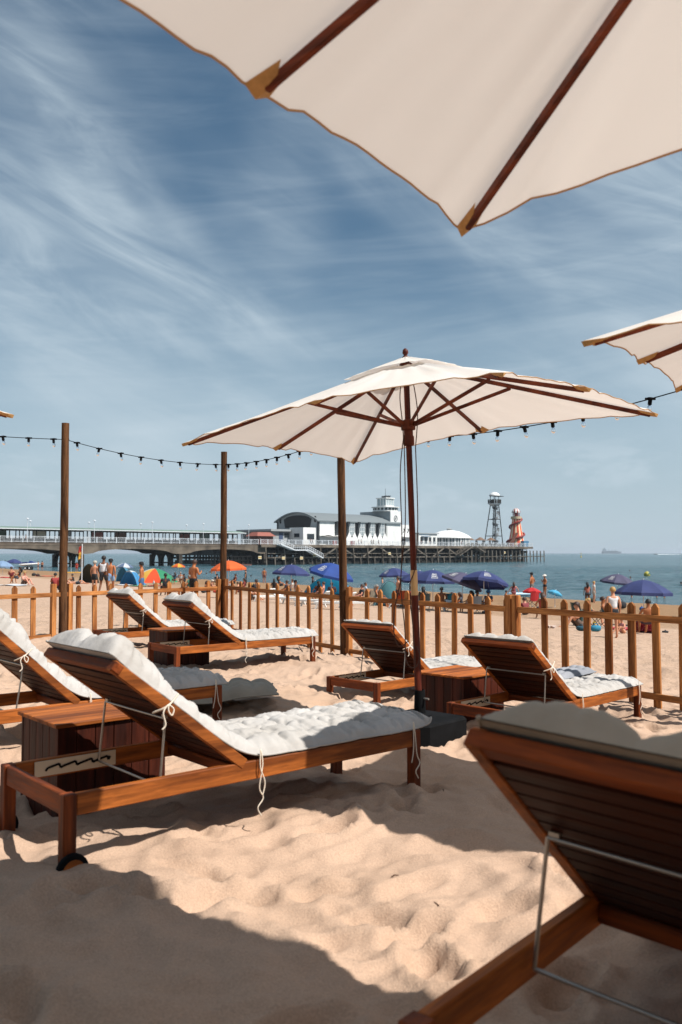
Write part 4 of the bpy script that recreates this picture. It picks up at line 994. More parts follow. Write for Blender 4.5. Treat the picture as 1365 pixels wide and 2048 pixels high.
b.lathe([(.7, 11.3), (.7, 13.0)], 12); b.obj('lantern_room', M_red, hk)
for j, (mm, nm) in enumerate(((M_red, 'cap_red_segments'), (M_white, 'cap_white_segments'))):
    b = MB()
    for k in range(8):
        a0_, a1_ = 2*PI*(2*k+j)/16, 2*PI*(2*k+j+1)/16; pr_ = [(1.65, 12.9), (1.55, 13.5), (1.1, 14.2), (.5, 14.6), (.02, 14.7)]
        b.add([(r_*math.cos(a), r_*math.sin(a), z) for r_, z in pr_ for a in (a0_, a1_)], [(2*i, 2*i+1, 2*i+3, 2*i+2) for i in range(4)])
    b.obj(nm, mm, hk)
b = MB(); pts = []
for k in range(120):
    q = k/119; a = -.5-q*2*PI*1.75; z = 10.9-10.0*q; r_ = hr(z)+.55; pts.append((r_*math.cos(a), r_*math.sin(a), z))
b.tube(pts, .42, 6); b.obj('spiral_slide', M_red, hk, smooth='all')
b = MB().span((-2.0, -4.6, 0), (1.4, -3.2, 2.2)); b.obj('blue_booth', flat('booth_blue', '3f6f8f'), hk)
b = MB().beam((-7.5, -2, .3), (-2.5, -2, 5.2), 1.2, .25); b.beam((-7.0, -2.7, 1.4), (-2.2, -2.7, 6.0), .08, .1); b.obj('entrance_stair', flat('stair_brown', '6b4333'), hk)
for k in range(9):
    a = -PI/2+(k-4)*.34; z = 8.2; 
kiosk = pthing('kiosk', 'small dark red roofed kiosk at the shore side of the theatre', 'kiosk', pt_px(516, 4), 4, DZ)
MB().span((0, 0, 0), (5.5, 4, 2.3)).obj('wall', flat('kiosk_brown', '5d3a30'), kiosk); MB().add([(-.6, -.6, 2.3), (6.1, -.6, 2.3), (6.1, 4.6, 2.3), (-.6, 4.6, 2.3), (.6, .8, 3.4), (4.9, .8, 3.4), (4.9, 3.2, 3.4), (.6, 3.2, 3.4)], [(0,3,2,1), (4,5,6,7), (0,1,5,4), (1,2,6,5), (2,3,7,6), (3,0,4,7)]).obj('roof', flat('kiosk_roof', '8a4f41'), kiosk)

# stairs from the deck down towards the water
def stair(label, px0, z0, px1, z1, o, m, landing=0, name='pier_stair'):
    t0, t1 = pt_px(px0), pt_px(px1); s = pthing(name, label, 'stairs', t0, o, 0); L = t1-t0
    b = MB(); n = 14
    for i in range(n): f = (i+.5)/n; b.span((L*f-abs(L)/n*.55, -.8, z0+(z1-z0)*f-.05), (L*f+abs(L)/n*.55, .8, z0+(z1-z0)*f+.04))
    b.obj('treads', m, s)
    b = MB()
    for y in (-.85, .85):
        b.beam((0, y, z0), (L, y, z1), .08, .3); b.beam((0, y, z0+1.15), (L, y, z1+1.15), .08, .09); b.beam((0, y, z0+.7), (L, y, z1+.7), .05, .06)
        for i in range(8): f = i/7; b.span((L*f-.04, y-.04, z0+(z1-z0)*f), (L*f+.04, y+.04, z0+(z1-z0)*f+1.15))
    b.obj('handrail', M_whr if m is not M_pile else M_pile, s); return s
stair('upper white stair leading down from the pier deck', 548, DZ, 576, 2.0, -2.2, M_whr)
stair('level white landing between the two white stairs', 576, 2.0, 604, 2.0, -2.2, M_whr, name='stair_landing')
stair('lower white stair leading down towards the water', 604, 2.0, 632, -.2, -2.2, M_whr)
stair('left slope of the brown timber stair below the pavilion', 930, DZ, 903, .3, -2.6, M_pile)
stair('right slope of the brown timber stair below the pavilion', 935, DZ, 955, 1.4, -2.6, M_pile)
# landing stage on the shore side of the head
ls = pthing('landing_stage', 'low floating landing stage with dark rails beside the pier arches', 'landing stage', pt_px(408), -6, -1.6)
LS = pt_px(470)-pt_px(408)
MB().span((0, -1, -.8), (LS, 3, 0)).obj('platform', flat('stage_brown', '5b3b32'), ls); b = MB()
for i in range(9): x = LS*i/8; b.span((x-.05, -.9, 0), (x+.05, -.8, 2.0)); b.span((x-.05, 2.8, 0), (x+.05, 2.9, 2.0))
b.span((0, -.9, 1.9), (LS, -.82, 2.0)); b.span((0, -.9, 1.0), (LS, -.82, 1.06)); b.obj('stage_rail', M_dkst, ls)

# ship, motor boat, buoys
sp0 = W(1224, 1102, 5200); ship = thing('cargo_ship', 'pale grey cargo ship far out on the horizon', 'ship', (sp0.x, sp0.y, SEA), .05)
M_ship = mat('hazy_ship_grey', '41525e', .8); M_ship2 = mat('hazy_ship_light', '6d7d88', .8)
L = 58
MB().prism([(-L, -8), (-L+4, -10), (L-14, -10), (L, 0), (L-14, 10), (-L+4, 10), (-L, 8)], 0, 12).obj('hull', M_ship, ship)
b = MB().span((-L+5, -8, 12), (-L+22, 8, 27)); b.span((-L+10, -3, 27), (-L+16, 3, 34)); b.obj('bridge', M_ship2, ship)
b = MB()
for x in (-18, 2, 22): b.span((x-1, -1, 12), (x+1, 1, 24))
b.span((-30, -7, 12), (34, 7, 16)); b.obj('deck_gear', M_ship, ship)
mbp = W(1312, 1107.3, 1800); bo = thing('motor_boat', 'tiny dark motor boat trailing a white wake near the right edge', 'boat', (mbp.x, mbp.y, SEA), PI)
MB().prism([(-3.5, -1.2), (2, -1.2), (4.2, 0), (2, 1.2), (-3.5, 1.2)], 0, 1.3).obj('hull', M_dgrey, bo); MB().span((-1.5, -.8, 1.3), (1, .8, 2.6)).obj('cabin', M_white, bo)
wk = MB().grid(20, 2, lambda i, j: Vector((-4-62*i, (j-.5)*(1.5+9*i), .10+.8*(1-i)*(1-abs(2*j-1))))); wk.obj('wake', flat('foam_white', 'dfe6e8'), bo)
for px, py, col, lb in ((1162, 1115, 'b09a3a', 'small yellow marker buoy standing off the pier end'),):
    p = ground_hit(px, py); Y = (EYE-SEA)*F/(py-HOR); x = (px-PX)/F*Y; q = thing('buoy', lb, 'buoy', (x, Y, SEA))
    MB().lathe([(.05, -.4), (.5, -.2), (.55, .5), (.2, 1.1), (.12, 2.8), (.3, 2.9), (.3, 3.3), (.05, 3.4)], 10).obj('float', flat('buoy_yellow', col), q)
# ------------------------------------------------------------------ people
SK = dict(
 stand=dict(pel=(0,0,.95), che=(0,0,1.28), nec=(0,.0,1.49), hea=(0,.02,1.60), top=(0,.02,1.70), sh=(.18,0,1.42), el=(.24,-.03,1.14), wr=(.24,.05,.90), ha=(.235,.08,.81), hi=(.095,0,.90), kn=(.11,.02,.50), an=(.115,-.02,.09), to=(.125,.13,.03)),
)
def pose(kind):
    p = dict(SK['stand']); q = {}
    for k, v in p.items():
        if k in ('pel', 'che', 'nec', 'hea', 'top'): q[k] = Vector(v)
        else: q[k+'R'] = Vector(v); q[k+'L'] = Vector((-v[0], v[1], v[2]))
    def S_(**k):
        for a, b in k.items(): q[a] = Vector(b)
    if kind == 'walk': S_(knR=(.11,.16,.54), anR=(.11,.24,.14), toR=(.12,.38,.12), knL=(-.11,-.02,.50), anL=(-.11,-.24,.12), toL=(-.12,-.12,.04), elR=(.25,-.16,1.16), wrR=(.24,-.12,.92), haR=(.24,-.09,.84), wrL=(-.24,.16,.96), haL=(-.24,.22,.90))
    if kind == 'hips': S_(elR=(.40,-.06,1.16), wrR=(.20,.05,1.04), haR=(.15,.06,1.0), elL=(-.40,-.06,1.16), wrL=(-.20,.05,1.04), haL=(-.15,.06,1.0))
    if kind == 'phone': S_(elR=(.25,.02,1.15), wrR=(.16,.26,1.24), haR=(.11,.31,1.30), elL=(-.25,.02,1.15), wrL=(-.12,.26,1.20), haL=(-.06,.30,1.26), hea=(0,.05,1.59), top=(0,.07,1.69))
    if kind == 'eat': S_(elR=(.24,.04,1.16), wrR=(.12,.22,1.34), haR=(.07,.22,1.42), elL=(-.26,.0,1.14), wrL=(-.17,.20,1.10), haL=(-.12,.26,1.12))
    if kind == 'bend':
        S_(che=(0,.26,1.12), nec=(0,.40,1.20), hea=(0,.50,1.22), top=(0,.59,1.24), pel=(0,-.05,.93), shR=(.18,.35,1.16), shL=(-.18,.35,1.16), elR=(.22,.42,.90), elL=(-.22,.42,.90), wrR=(.2,.5,.68), wrL=(-.2,.5,.68), haR=(.19,.54,.60), haL=(-.19,.54,.60))
    if kind in ('sit', 'chair'):
        z = .12 if kind == 'sit' else .46; S_(pel=(0,0,z), che=(0,-.06 if kind == 'chair' else .06,z+.33), nec=(0,-.10 if kind == 'chair' else .10,z+.53), hea=(0,-.08 if kind == 'chair' else .13,z+.64), top=(0,-.08 if kind == 'chair' else .14,z+.74), shR=(.18,-.08,z+.46), shL=(-.18,-.08,z+.46))
        if kind == 'sit': S_(shR=(.18,.07,z+.46), shL=(-.18,.07,z+.46), hiR=(.1,.04,z), hiL=(-.1,.04,z), knR=(.16,.38,.46), knL=(-.16,.40,.44), anR=(.13,.62,.09), anL=(-.13,.62,.09), toR=(.14,.76,.04), toL=(-.14,.76,.04), elR=(.25,.22,.38), elL=(-.25,.22,.38), wrR=(.15,.40,.42), wrL=(-.15,.40,.42), haR=(.08,.44,.42), haL=(-.08,.44,.42))
        else: S_(hiR=(.1,.04,z), hiL=(-.1,.04,z), knR=(.13,.46,z+.04), knL=(-.13,.46,z+.04), anR=(.12,.52,.09), anL=(-.12,.52,.09), toR=(.13,.66,.03), toL=(-.13,.66,.03), elR=(.27,.06,z+.22), elL=(-.27,.06,z+.22), wrR=(.20,.28,z+.16), wrL=(-.20,.28,z+.16), haR=(.16,.35,z+.14), haL=(-.16,.35,z+.14))
    if kind in ('lie', 'prone'):
        S_(pel=(0,0,.13), che=(0,-.34,.15), nec=(0,-.55,.19), hea=(0,-.66,.24), top=(0,-.75,.29), shR=(.18,-.47,.17), shL=(-.18,-.47,.17), elR=(.30,-.28,.07), elL=(-.30,-.60,.07), wrR=(.26,-.03,.06), wrL=(-.2,-.78,.06), haR=(.25,.05,.05), haL=(-.12,-.82,.06), hiR=(.1,.05,.12), hiL=(-.1,.05,.12), knR=(.13,.46,.32 if kind == 'lie' else .09), knL=(-.13,.47,.12), anR=(.13,.84,.08), anL=(-.13,.88,.07), toR=(.14,.96,.12), toL=(-.15,1.0,.11))
    if kind == 'wade': S_(elR=(.34,0,1.18), wrR=(.40,.1,.98), haR=(.42,.14,.92), elL=(-.34,0,1.18), wrL=(-.42,.08,.98), haL=(-.44,.12,.92))
    return q
RAD = dict(pel=.135, che=.140, nec=.056, hea=.098, top=.070, sh=.062, el=.043, wr=.030, ha=.036, hi=.095, kn=.060, an=.040, to=.034)
BODY_E = [('pel','wai'), ('wai','che'), ('che','nec'), ('nec','hea'), ('hea','top'), ('che','shR'), ('shR','elR'), ('elR','wrR'), ('wrR','haR'), ('che','shL'), ('shL','elL'), ('elL','wrL'), ('wrL','haL'), ('pel','hiR'), ('hiR','knR'), ('knR','anR'), ('anR','toR'), ('pel','hiL'), ('hiL','knL'), ('knL','anL'), ('anL','toL')]
def skin_mesh(name, V, Ed, rad, root=0, sub=1):
    me = bpy.data.meshes.new(name+'_skeleton'); me.from_pydata([tuple(v) for v in V], Ed, []); o = bpy.data.objects.new(name+'_skeleton', me); COL.objects.link(o)
    md = o.modifiers.new('skin', 'SKIN'); 
    sv = me.skin_vertices[0].data
    for i, r_ in enumerate(rad): sv[i].radius = (r_ if isinstance(r_, tuple) else (r_, r_)); sv[i].use_root = (i == root)
    ss = o.modifiers.new('sub', 'SUBSURF'); ss.levels = ss.render_levels = sub
    dg = bpy.context.evaluated_depsgraph_get(); dg.update()
    out_ = bpy.data.meshes.new_from_object(o.evaluated_get(dg)); out_.name = name
    bpy.data.objects.remove(o); bpy.data.meshes.remove(me)
    out_.polygons.foreach_set('use_smooth', [True]*len(out_.polygons)); return out_
MESHC = {}
def body_mesh(kind, female=False, fat=1.0):
    key = (kind, female, fat)
    if key in MESHC: return MESHC[key]
    q = pose(kind); q['wai'] = q['pel'].lerp(q['che'], .5); names = list(q); names.remove('pel'); names = ['pel']+names
    def rr_(n):
        b = n.rstrip('RL') if n not in ('pel',) else n
        b = n[:-1] if n[-1] in 'RL' else n
        r_ = .115 if b == 'wai' else RAD[b]
        if b in ('wai', 'pel', 'che'): r_ *= fat
        if female: r_ *= {'che': .88, 'wai': .84, 'sh': .85, 'el': .85, 'hi': 1.08, 'pel': 1.0}.get(b, .92)
        if b in ('che', 'wai', 'pel'): return (r_*1.18, r_*.86) 
        return r_
    V = [q[n] for n in names]
    if female:
        for n in ('shR', 'shL'): q[n].x *= .88
    Ed = [(names.index(a), names.index(b)) for a, b in BODY_E]; rad = [rr_(n) for n in names]
    # nose
    d = (q['top']-q['hea']).normalized(); fw = Vector((0, 1, 0)) if abs(d.y) < .7 else Vector((0, 0, 1))
    V.append(q['hea']+fw*.105-d*.0); Ed.append((names.index('hea'), len(V)-1)); rad.append(.018)
    MESHC[key] = skin_mesh('body', V, Ed, rad), q; return MESHC[key]
def cloth_mesh(kind, what, female, fat):
    key = (kind, what, female, fat)
    if key in MESHC: return MESHC[key]
    q = body_mesh(kind, female, fat)[1]; L = lambda a, b, t: q[a].lerp(q[b], t)
    if what in ('shorts', 'briefs', 'trousers'):
        t = {'shorts': .72, 'briefs': .28, 'trousers': 1.0}[what]
        V = [q['pel'], L('pel', 'wai', .75), q['hiR'], L('hiR', 'knR', t), q['hiL'], L('hiL', 'knL', t)]; E_ = [(0,1), (0,2), (2,3), (0,4), (4,5)]
        k = 1.10; rad = [(.162*fat, .120*fat), (.150*fat, .115*fat), .106*k, (.098 if what == 'shorts' else .105), .106*k, (.098 if what == 'shorts' else .105)]
        if what == 'trousers': V += [q['anR'], q['anL']]; E_ += [(3,6), (5,7)]; rad += [.062, .062]; rad[3] = rad[5] = .078
    elif what in ('shirt', 'vest', 'dress', 'wetsuit'):
        V = [q['che'], q['wai'], L('pel', 'wai', .2), L('che', 'nec', .55), q['shR'], q['shL']]; E_ = [(0,1), (1,2), (0,3), (0,4), (0,5)]; w_ = 1.0 if not female else .9
        rad = [(.178*w_*fat, .132*w_*fat), (.156*w_*fat, .118*fat), (.172*fat, .130*fat), .085, .072 if what == 'vest' else .080, .072 if what == 'vest' else .080]
        if what in ('shirt', 'wetsuit'):
            V += [L('shR', 'elR', .6), L('shL', 'elL', .6)]; E_ += [(4,6), (5,7)]; rad += [.064, .064]
        if what == 'dress': V += [L('hiR', 'knR', .55)*.5+L('hiL', 'knL', .55)*.5]; E_ += [(2, len(V)-1)]; rad += [(.23, .17)]
        if what == 'wetsuit': n0 = len(V); V += [q['hiR'], q['knR'], q['anR'], q['hiL'], q['knL'], q['anL']]; E_ += [(2, n0), (n0, n0+1), (n0+1, n0+2), (2, n0+3), (n0+3, n0+4), (n0+4, n0+5)]; rad += [.112, .075, .05]*2
    elif what == 'bikini_top':
        V = [q['che'], q['che']+(q['nec']-q['che'])*.35]; E_ = [(0,1)]; rad = [(.150, .118), (.145, .112)]
    MESHC[key] = skin_mesh(what, V, E_, rad); return MESHC[key]
SKIN = dict(fair='c98f6f', tan='a9683f', brown='6f4226', dark='3d2418', pink='cf8f78')
HAIRC = dict(black='12100f', brown='3a2417', blond='b08a4f', grey='8c867e', none=None)
def person(label, x, y, z, kind, face, h=1.75, skin='tan', hair='brown', longh=False, bottom=('shorts', '1a1a1c'), top=None, hat=None, female=False, fat=1.0, group=None, name='person', extra=None):
    s = h/1.75; t = thing('person', label, 'person', (x, y, z), face, group); t.scale = (s, s, s)
    bm_, q = body_mesh(kind, female, fat); o = bpy.data.objects.new('body', bm_); COL.objects.link(o); o.parent = t
    if not bm_.materials: bm_.materials.append(None)
    o.material_slots[0].link = 'OBJECT'; o.material_slots[0].material = mat('skin_'+skin, SKIN[skin], .55, 0, tuple(c*.82 for c in lin(SKIN[skin])[:3]), 5, spec=.35)
    def cl(what, col):
        me = cloth_mesh(kind, what, female, fat); c = bpy.data.objects.new(what, me); COL.objects.link(c); c.parent = t
        if not me.materials: me.materials.append(None)
        c.material_slots[0].link = 'OBJECT'; c.material_slots[0].material = mat('cloth_'+col, col, .85, 0, tuple(k*.8 for k in lin(col)[:3]), 9)
    if bottom: cl(*bottom)
    if top: cl(*top)
    hd, tp = q['hea'], q['top']; ax = (tp-hd).normalized(); fw = Vector((0, 1, 0)); fw = (fw-ax*fw.dot(ax)).normalized() if abs(ax.y) < .9 else Vector((0, 0, 1)); c0 = hd+ax*.045
    M = Matrix((fw.cross(ax).normalized(), fw, ax)).transposed()
    if hair != 'none':
        b = MB(); n, m_ = 14, 9; vs = []
        for i in range(m_+1):
            for k in range(n):
                a = PI*.62*i/m_; bb = 2*PI*k/n; f = math.sin(bb); lowcut = 1.0-.42*max(0, f)
                a *= lowcut; v = Vector((math.sin(a)*math.cos(bb)*.103, math.sin(a)*math.sin(bb)*.118-.008, math.cos(a)*.118+.0)); vs.append(c0+M @ v)
        b.add(vs, [(i*n+k, i*n+(k+1) % n, (i+1)*n+(k+1) % n, (i+1)*n+k) for i in range(m_) for k in range(n)])
        if longh: b.tube([c0+M @ Vector((0, -.05, .05)), c0+M @ Vector((0, -.10, -.08)), c0+M @ Vector((0, -.11, -.24)), c0+M @ Vector((0, -.10, -.33))], [.09, .10, .085, .03], 8)
        b.obj('hair', mat('hair_'+hair, HAIRC[hair], .6, 0, tuple(k*.7 for k in lin(HAIRC[hair])[:3]), 30), t, smooth='all')
    eyes = MB()
    for e in (-1, 1): eyes.ball(c0+M @ Vector((e*.036, .092, -.02)), .012, 6, 4)
    eyes.obj('eyes', mat('eye_dark', '1a1412', .3), t)
    if hat:
        kind_, col = hat; b = MB(); c1_ = c0+ax*.035
        if kind_ == 'cap': b.lathe([(.118, -.01), (.116, .05), (.09, .09), (.03, .105)], 12, c1_, M); b.box(c1_+M @ Vector((0, .15, .0)), (.15, .12, .015), M)
        else: b.lathe([(.20, -.02), (.12, .015), (.115, .06), (.09, .10), (.02, .115)], 14, c1_, M)
        b.obj('hat', mat('cloth_'+col, col, .85, 0, tuple(k*.8 for k in lin(col)[:3]), 9), t)
    return t
Y0 = {24: 60, 38: 60, 47: 56, 112: 52, 124: 60, 338: 52, 350: 60, 362: 62, 371: 55, 412: 55, 434: 60, 463: 55, 549: 56, 572: 56, 594: 56, 636: 52, 1052: 46, 1084: 48, 1160: 31, 1211: 31, 154: 90, 85: 135, 77: 135, 11: 120, 276: 62, 284: 60, 321: 85, 345: 75, 492: 95, 29: 135, 6: 90, 60: 137, 357: 105, 250: 85, 458: 66, 446: 60, 470: 60, 422: 52, 479: 50, 583: 60, 610: 62, 537: 62, 529: 62, 560: 58, 388: 47, 222: 48, 208: 46,
    1064: 60, 1090: 64, 1028: 66, 1027: 64, 1175: 42, 1188: 42, 1226: 27, 1182: 31, 1247: 26, 1295: 28, 1236: 60, 1287: 46, 1168: 31, 1201: 31, 1110: 46, 1010: 46, 977: 48, 165: 75, 117: 110, 143: 110, 148: 80, 177: 58, 251: 60, 269: 56, 312: 55, 797: 60, 925: 58, 840: 58, 866: 55, 968: 46, 789: 62, 663: 50}
def at_top(px, top, h):   # stand something h tall on the sand so that its top sits at this height of the picture
    return stand_at(px, top, h, 26 if (px == 1287 and top > 1200) else Y0.get(int(px), 47))
SIT_H = dict(sit=.97, chair=1.31, stand=1.79, walk=1.79, hips=1.79, phone=1.79, eat=1.79, bend=1.40, lie=.48, prone=.40, wade=1.79)
AWAY, LEFT, RIGHT, TOWARD = 0, PI/2, -PI/2, PI
def P_(px, ytop, kind, face, label, h=1.75, gb=None, **k):
    if gb:
        p = ground_hit(px, gb); return person(label, p.x, p.y, zg(p.x, p.y), kind, face, h, **k)
    p = at_top(px, ytop, SIT_H[kind]*h/1.79 if kind not in ('sit', 'chair') else SIT_H[kind]*h/1.75)
    return person(label, p.x, p.y, p.z-.01, kind, face, h, **k)
P_(222, 1118, 'walk', AWAY+.1, 'shirtless man seen from behind in white-to-blue shorts and dark cap', skin='tan', hair='black', hat=('cap', '16171b'), bottom=('shorts', '7e9fc4'), h=1.76)
P_(208, 1111, 'walk', AWAY-.1, 'man in white sleeveless vest walking beside the shirtless man', skin='brown', hair='black', bottom=('shorts', '2b2a2e'), top=('vest', 'dcdde0'), h=1.86)
P_(190, 1122, 'stand', AWAY-.3, 'man in pale cap and dark trunks by the olive tent', skin='fair', hair='grey', hat=('cap', 'b9b4a6'), bottom=('shorts', '222428'), h=1.70)
P_(388, 1118, 'phone', AWAY-.6, 'shirtless man in black shorts looking down at a phone', skin='tan', hair='brown', bottom=('shorts', '131315'), h=1.78)
P_(276, 1125, 'bend', RIGHT, 'man in white tee stooping over the blue and white tent', skin='tan', hair='brown', top=('shirt', 'd3d6d6'), bottom=('shorts', '3b5a7c'), h=1.5)
P_(284, 1124, 'stand', LEFT, 'man in cap and blue shorts standing behind the white tent', skin='tan', hair='black', hat=('cap', '1c1c20'), bottom=('shorts', '3f628c'), h=1.6)
P_(321, 1125, 'wade', LEFT+.4, 'shirtless person at the water behind the rainbow parasol', skin='tan', hair='brown', bottom=('shorts', '39424b'), h=1.6)
P_(154, 1124, 'stand', TOWARD, 'person in red lifeguard shirt standing by the flag pole', skin='tan', hair='brown', top=('shirt', 'b3261d'), bottom=('shorts', 'b3261d'), h=1.7)
P_(85, 1121, 'stand', AWAY, 'bather in dark shorts standing next to the jet ski', skin='tan', hair='black', bottom=('shorts', '1b1d22'), h=1.75)
P_(77, 1120, 'stand', LEFT, 'second bather standing close behind the jet ski', skin='fair', hair='brown', bottom=('shorts', '5a3a38'), h=1.7)
P_(11, 1118, 'stand', AWAY, 'bather in dark top at far left water edge', skin='brown', hair='black', top=('shirt', '24272c'), h=1.7)
P_(190+4, 1150, 'sit', AWAY+.7, 'blond child sitting on the sand in front of the olive tent', skin='fair', hair='blond', bottom=('shorts', '6f90a8'), h=1.3)
P_(153, 1157, 'lie', RIGHT, 'shirtless man in grey shorts lying beside the dark post', skin='fair', hair='brown', bottom=('shorts', '3a424c'), h=1.8)
P_(118, 1147, 'sit', RIGHT, 'sunbather in red top sitting left of the dark post', skin='pink', hair='brown', top=('shirt', 'a33a34'), h=1.7)
P_(330+1, 1140, 'chair', AWAY+.4, 'dark-clothed bather seated right of the rainbow parasol', skin='brown', hair='black', top=('shirt', '23262d'), h=1.7)
P_(345, 1128, 'sit', AWAY, 'bather sitting under the small orange and yellow parasol', skin='tan', hair='brown', top=('shirt', '7b2f2c'), h=1.7)
P_(377, 1143, 'chair', LEFT, 'bather in green top sitting behind the man with the phone', skin='tan', hair='grey', top=('shirt', '3a6a58'), h=1.7)
P_(422, 1158, 'sit', RIGHT, 'bather with light cap sitting under the orange parasol', skin='fair', hair='grey', hat=('cap', 'cdc7b8'), top=('shirt', '8a5a4a'), h=1.7)
P_(446, 1143, 'chair', AWAY, 'bather in black seated under the orange parasol beside the post', skin='tan', hair='black', top=('shirt', '1d1e22'), h=1.75)
P_(470, 1146, 'chair', LEFT+.5, 'bather in maroon seated under the orange parasol right of the post', skin='tan', hair='brown', top=('shirt', '5d2a2a'), h=1.75)
P_(479, 1162, 'sit', LEFT, 'bather sitting on the sand right of the orange parasol', skin='fair', hair='brown', bottom=('shorts', '6d3a3a'), h=1.6)
P_(492, 1138, 'stand', LEFT, 'person in black wetsuit standing at the water edge', skin='fair', hair='brown', top=('wetsuit', '14171a'), bottom=None, h=1.65)
P_(537, 1128, 'bend', RIGHT, 'shirtless man in patterned shorts stooping beside the left navy parasol', skin='tan', hair='brown', bottom=('shorts', '8a7a66'), h=1.8)
P_(529, 1136, 'stand', AWAY, 'tanned bather standing behind the stooping man', skin='tan', hair='brown', bottom=('shorts', '74443a'), h=1.6)
P_(610, 1131, 'stand', AWAY, 'dark-skinned man standing right of the left navy parasol', skin='dark', hair='black', bottom=('shorts', '23262a'), h=1.78)
P_(628, 1151, 'chair', RIGHT, 'dark-haired bather seated left of the big blue parasol', skin='brown', hair='black', top=('shirt', '2c2a33'), h=1.75)
P_(560, 1150, 'chair', RIGHT, 'woman in black seated under the left navy parasol', skin='tan', hair='black', longh=True, female=True, top=('shirt', '17181b'), bottom=('shorts', '17181b'), h=1.7)
P_(583, 1156, 'chair', LEFT+.3, 'bather in pale shirt seated under the left navy parasol', skin='tan', hair='brown', top=('shirt', 'c9c3bb'), h=1.7)
P_(645, 1163, 'chair', LEFT, 'reddish-skinned bather seated under the big blue parasol', skin='pink', hair='brown', bottom=('shorts', '2c3540'), h=1.75)
P_(664, 1162, 'chair', AWAY, 'bather in maroon seated under the big blue parasol', skin='brown', hair='black', top=('shirt', '43262a'), h=1.75)
P_(734, 1163, 'chair', RIGHT, 'bather in pale blue shirt seated right of the bright blue tent', skin='tan', hair='brown', top=('shirt', 'aebccc'), h=1.6)
P_(797, 1157, 'stand', LEFT+.4, 'bearded shirtless man standing under the navy parasol by the pole', skin='fair', hair='brown', bottom=('shorts', '2d3540'), h=1.75)
P_(847, 1171, 'chair', AWAY, 'dark-haired woman seated from behind right of the parasol pole', gb=1223, skin='tan', hair='black', female=True, longh=True, top=('shirt', '1f2b28'), h=1.7)
P_(884, 1171, 'chair', AWAY-.2, 'black-haired person with bare shoulders seated in a green camping chair', gb=1223, skin='brown', hair='black', bottom=('shorts', '24332d'), h=1.75)
P_(924, 1182, 'sit', LEFT, 'woman in sunglasses sitting low between the navy parasols', skin='tan', hair='brown', longh=True, female=True, top=('shirt', '4d4f57'), bottom=('shorts', '4d4f57'), h=1.7)
P_(977, 1176, 'chair', AWAY, 'person in blue cap seated under the right navy parasol', gb=1226, skin='fair', hair='brown', hat=('hat', '2f78b4'), top=('shirt', '2c3e54'), h=1.6)
P_(1010, 1179, 'sit', RIGHT, 'dark-haired child sitting by a picket with bare back', skin='tan', hair='black', bottom=('shorts', '33404c'), h=1.35)
P_(1028, 1164, 'wade', AWAY, 'girl with brown hair paddling left of the standing man', skin='pink', hair='brown', longh=True, female=True, top=('vest', '8c4a50'), bottom=('briefs', '8c4a50'), h=1.35)
P_(1027, 1173, 'stand', AWAY, 'small child in dark shorts standing at the water edge', skin='brown', hair='black', bottom=('shorts', '22262c'), h=1.05)
P_(1064, 1145, 'hips', RIGHT-.6+PI, 'shirtless man in dark cap, hands on hips, behind the red parasol', skin='tan', hair='black', hat=('cap', '17181b'), bottom=('shorts', '6e6a66'), h=1.82, fat=1.08)
P_(1090, 1149, 'eat', LEFT+.3, 'woman in white sun hat and black bikini standing at the water', skin='tan', hair='brown', hat=('hat', 'e6ddd4'), female=True, bottom=('briefs', '151517'), top=('bikini_top', '151517'), h=1.68)
P_(1175, 1164, 'stand', AWAY, 'girl with big black hair standing at the water edge', skin='brown', hair='black', longh=True, female=True, top=('vest', 'b06a5a'), bottom=('briefs', '2b2b30'), h=1.45)
P_(1188, 1162, 'stand', RIGHT, 'blond child in white tee standing beside the black-haired girl', skin='fair', hair='blond', top=('shirt', 'e0dfdc'), bottom=('shorts', 'bcb6ac'), h=1.40)
P_(1226, 1173, 'stand', AWAY, 'blond boy in white vest and dark shorts seen from behind', skin='fair', hair='blond', top=('vest', 'd9dadb'), bottom=('shorts', '20242b'), h=1.40)
P_(1182, 1187, 'chair', RIGHT-.4, 'blond woman in green top seated in the dark camping chair', gb=1252, skin='fair', hair='blond', longh=True, female=True, top=('vest', '3a7a5c'), bottom=('shorts', '7c5148'), h=1.50)
P_(1247, 1232, 'sit', LEFT+.5, 'small child in pink dress sitting on the sand beside the red tent', skin='fair', hair='brown', female=True, top=('dress', 'c68a8a'), bottom=None, h=1.0)
P_(1295, 1206, 'chair', AWAY, 'dark-haired bather sitting behind the red patterned tent', skin='tan', hair='black', bottom=('shorts', '433036'), h=1.6)

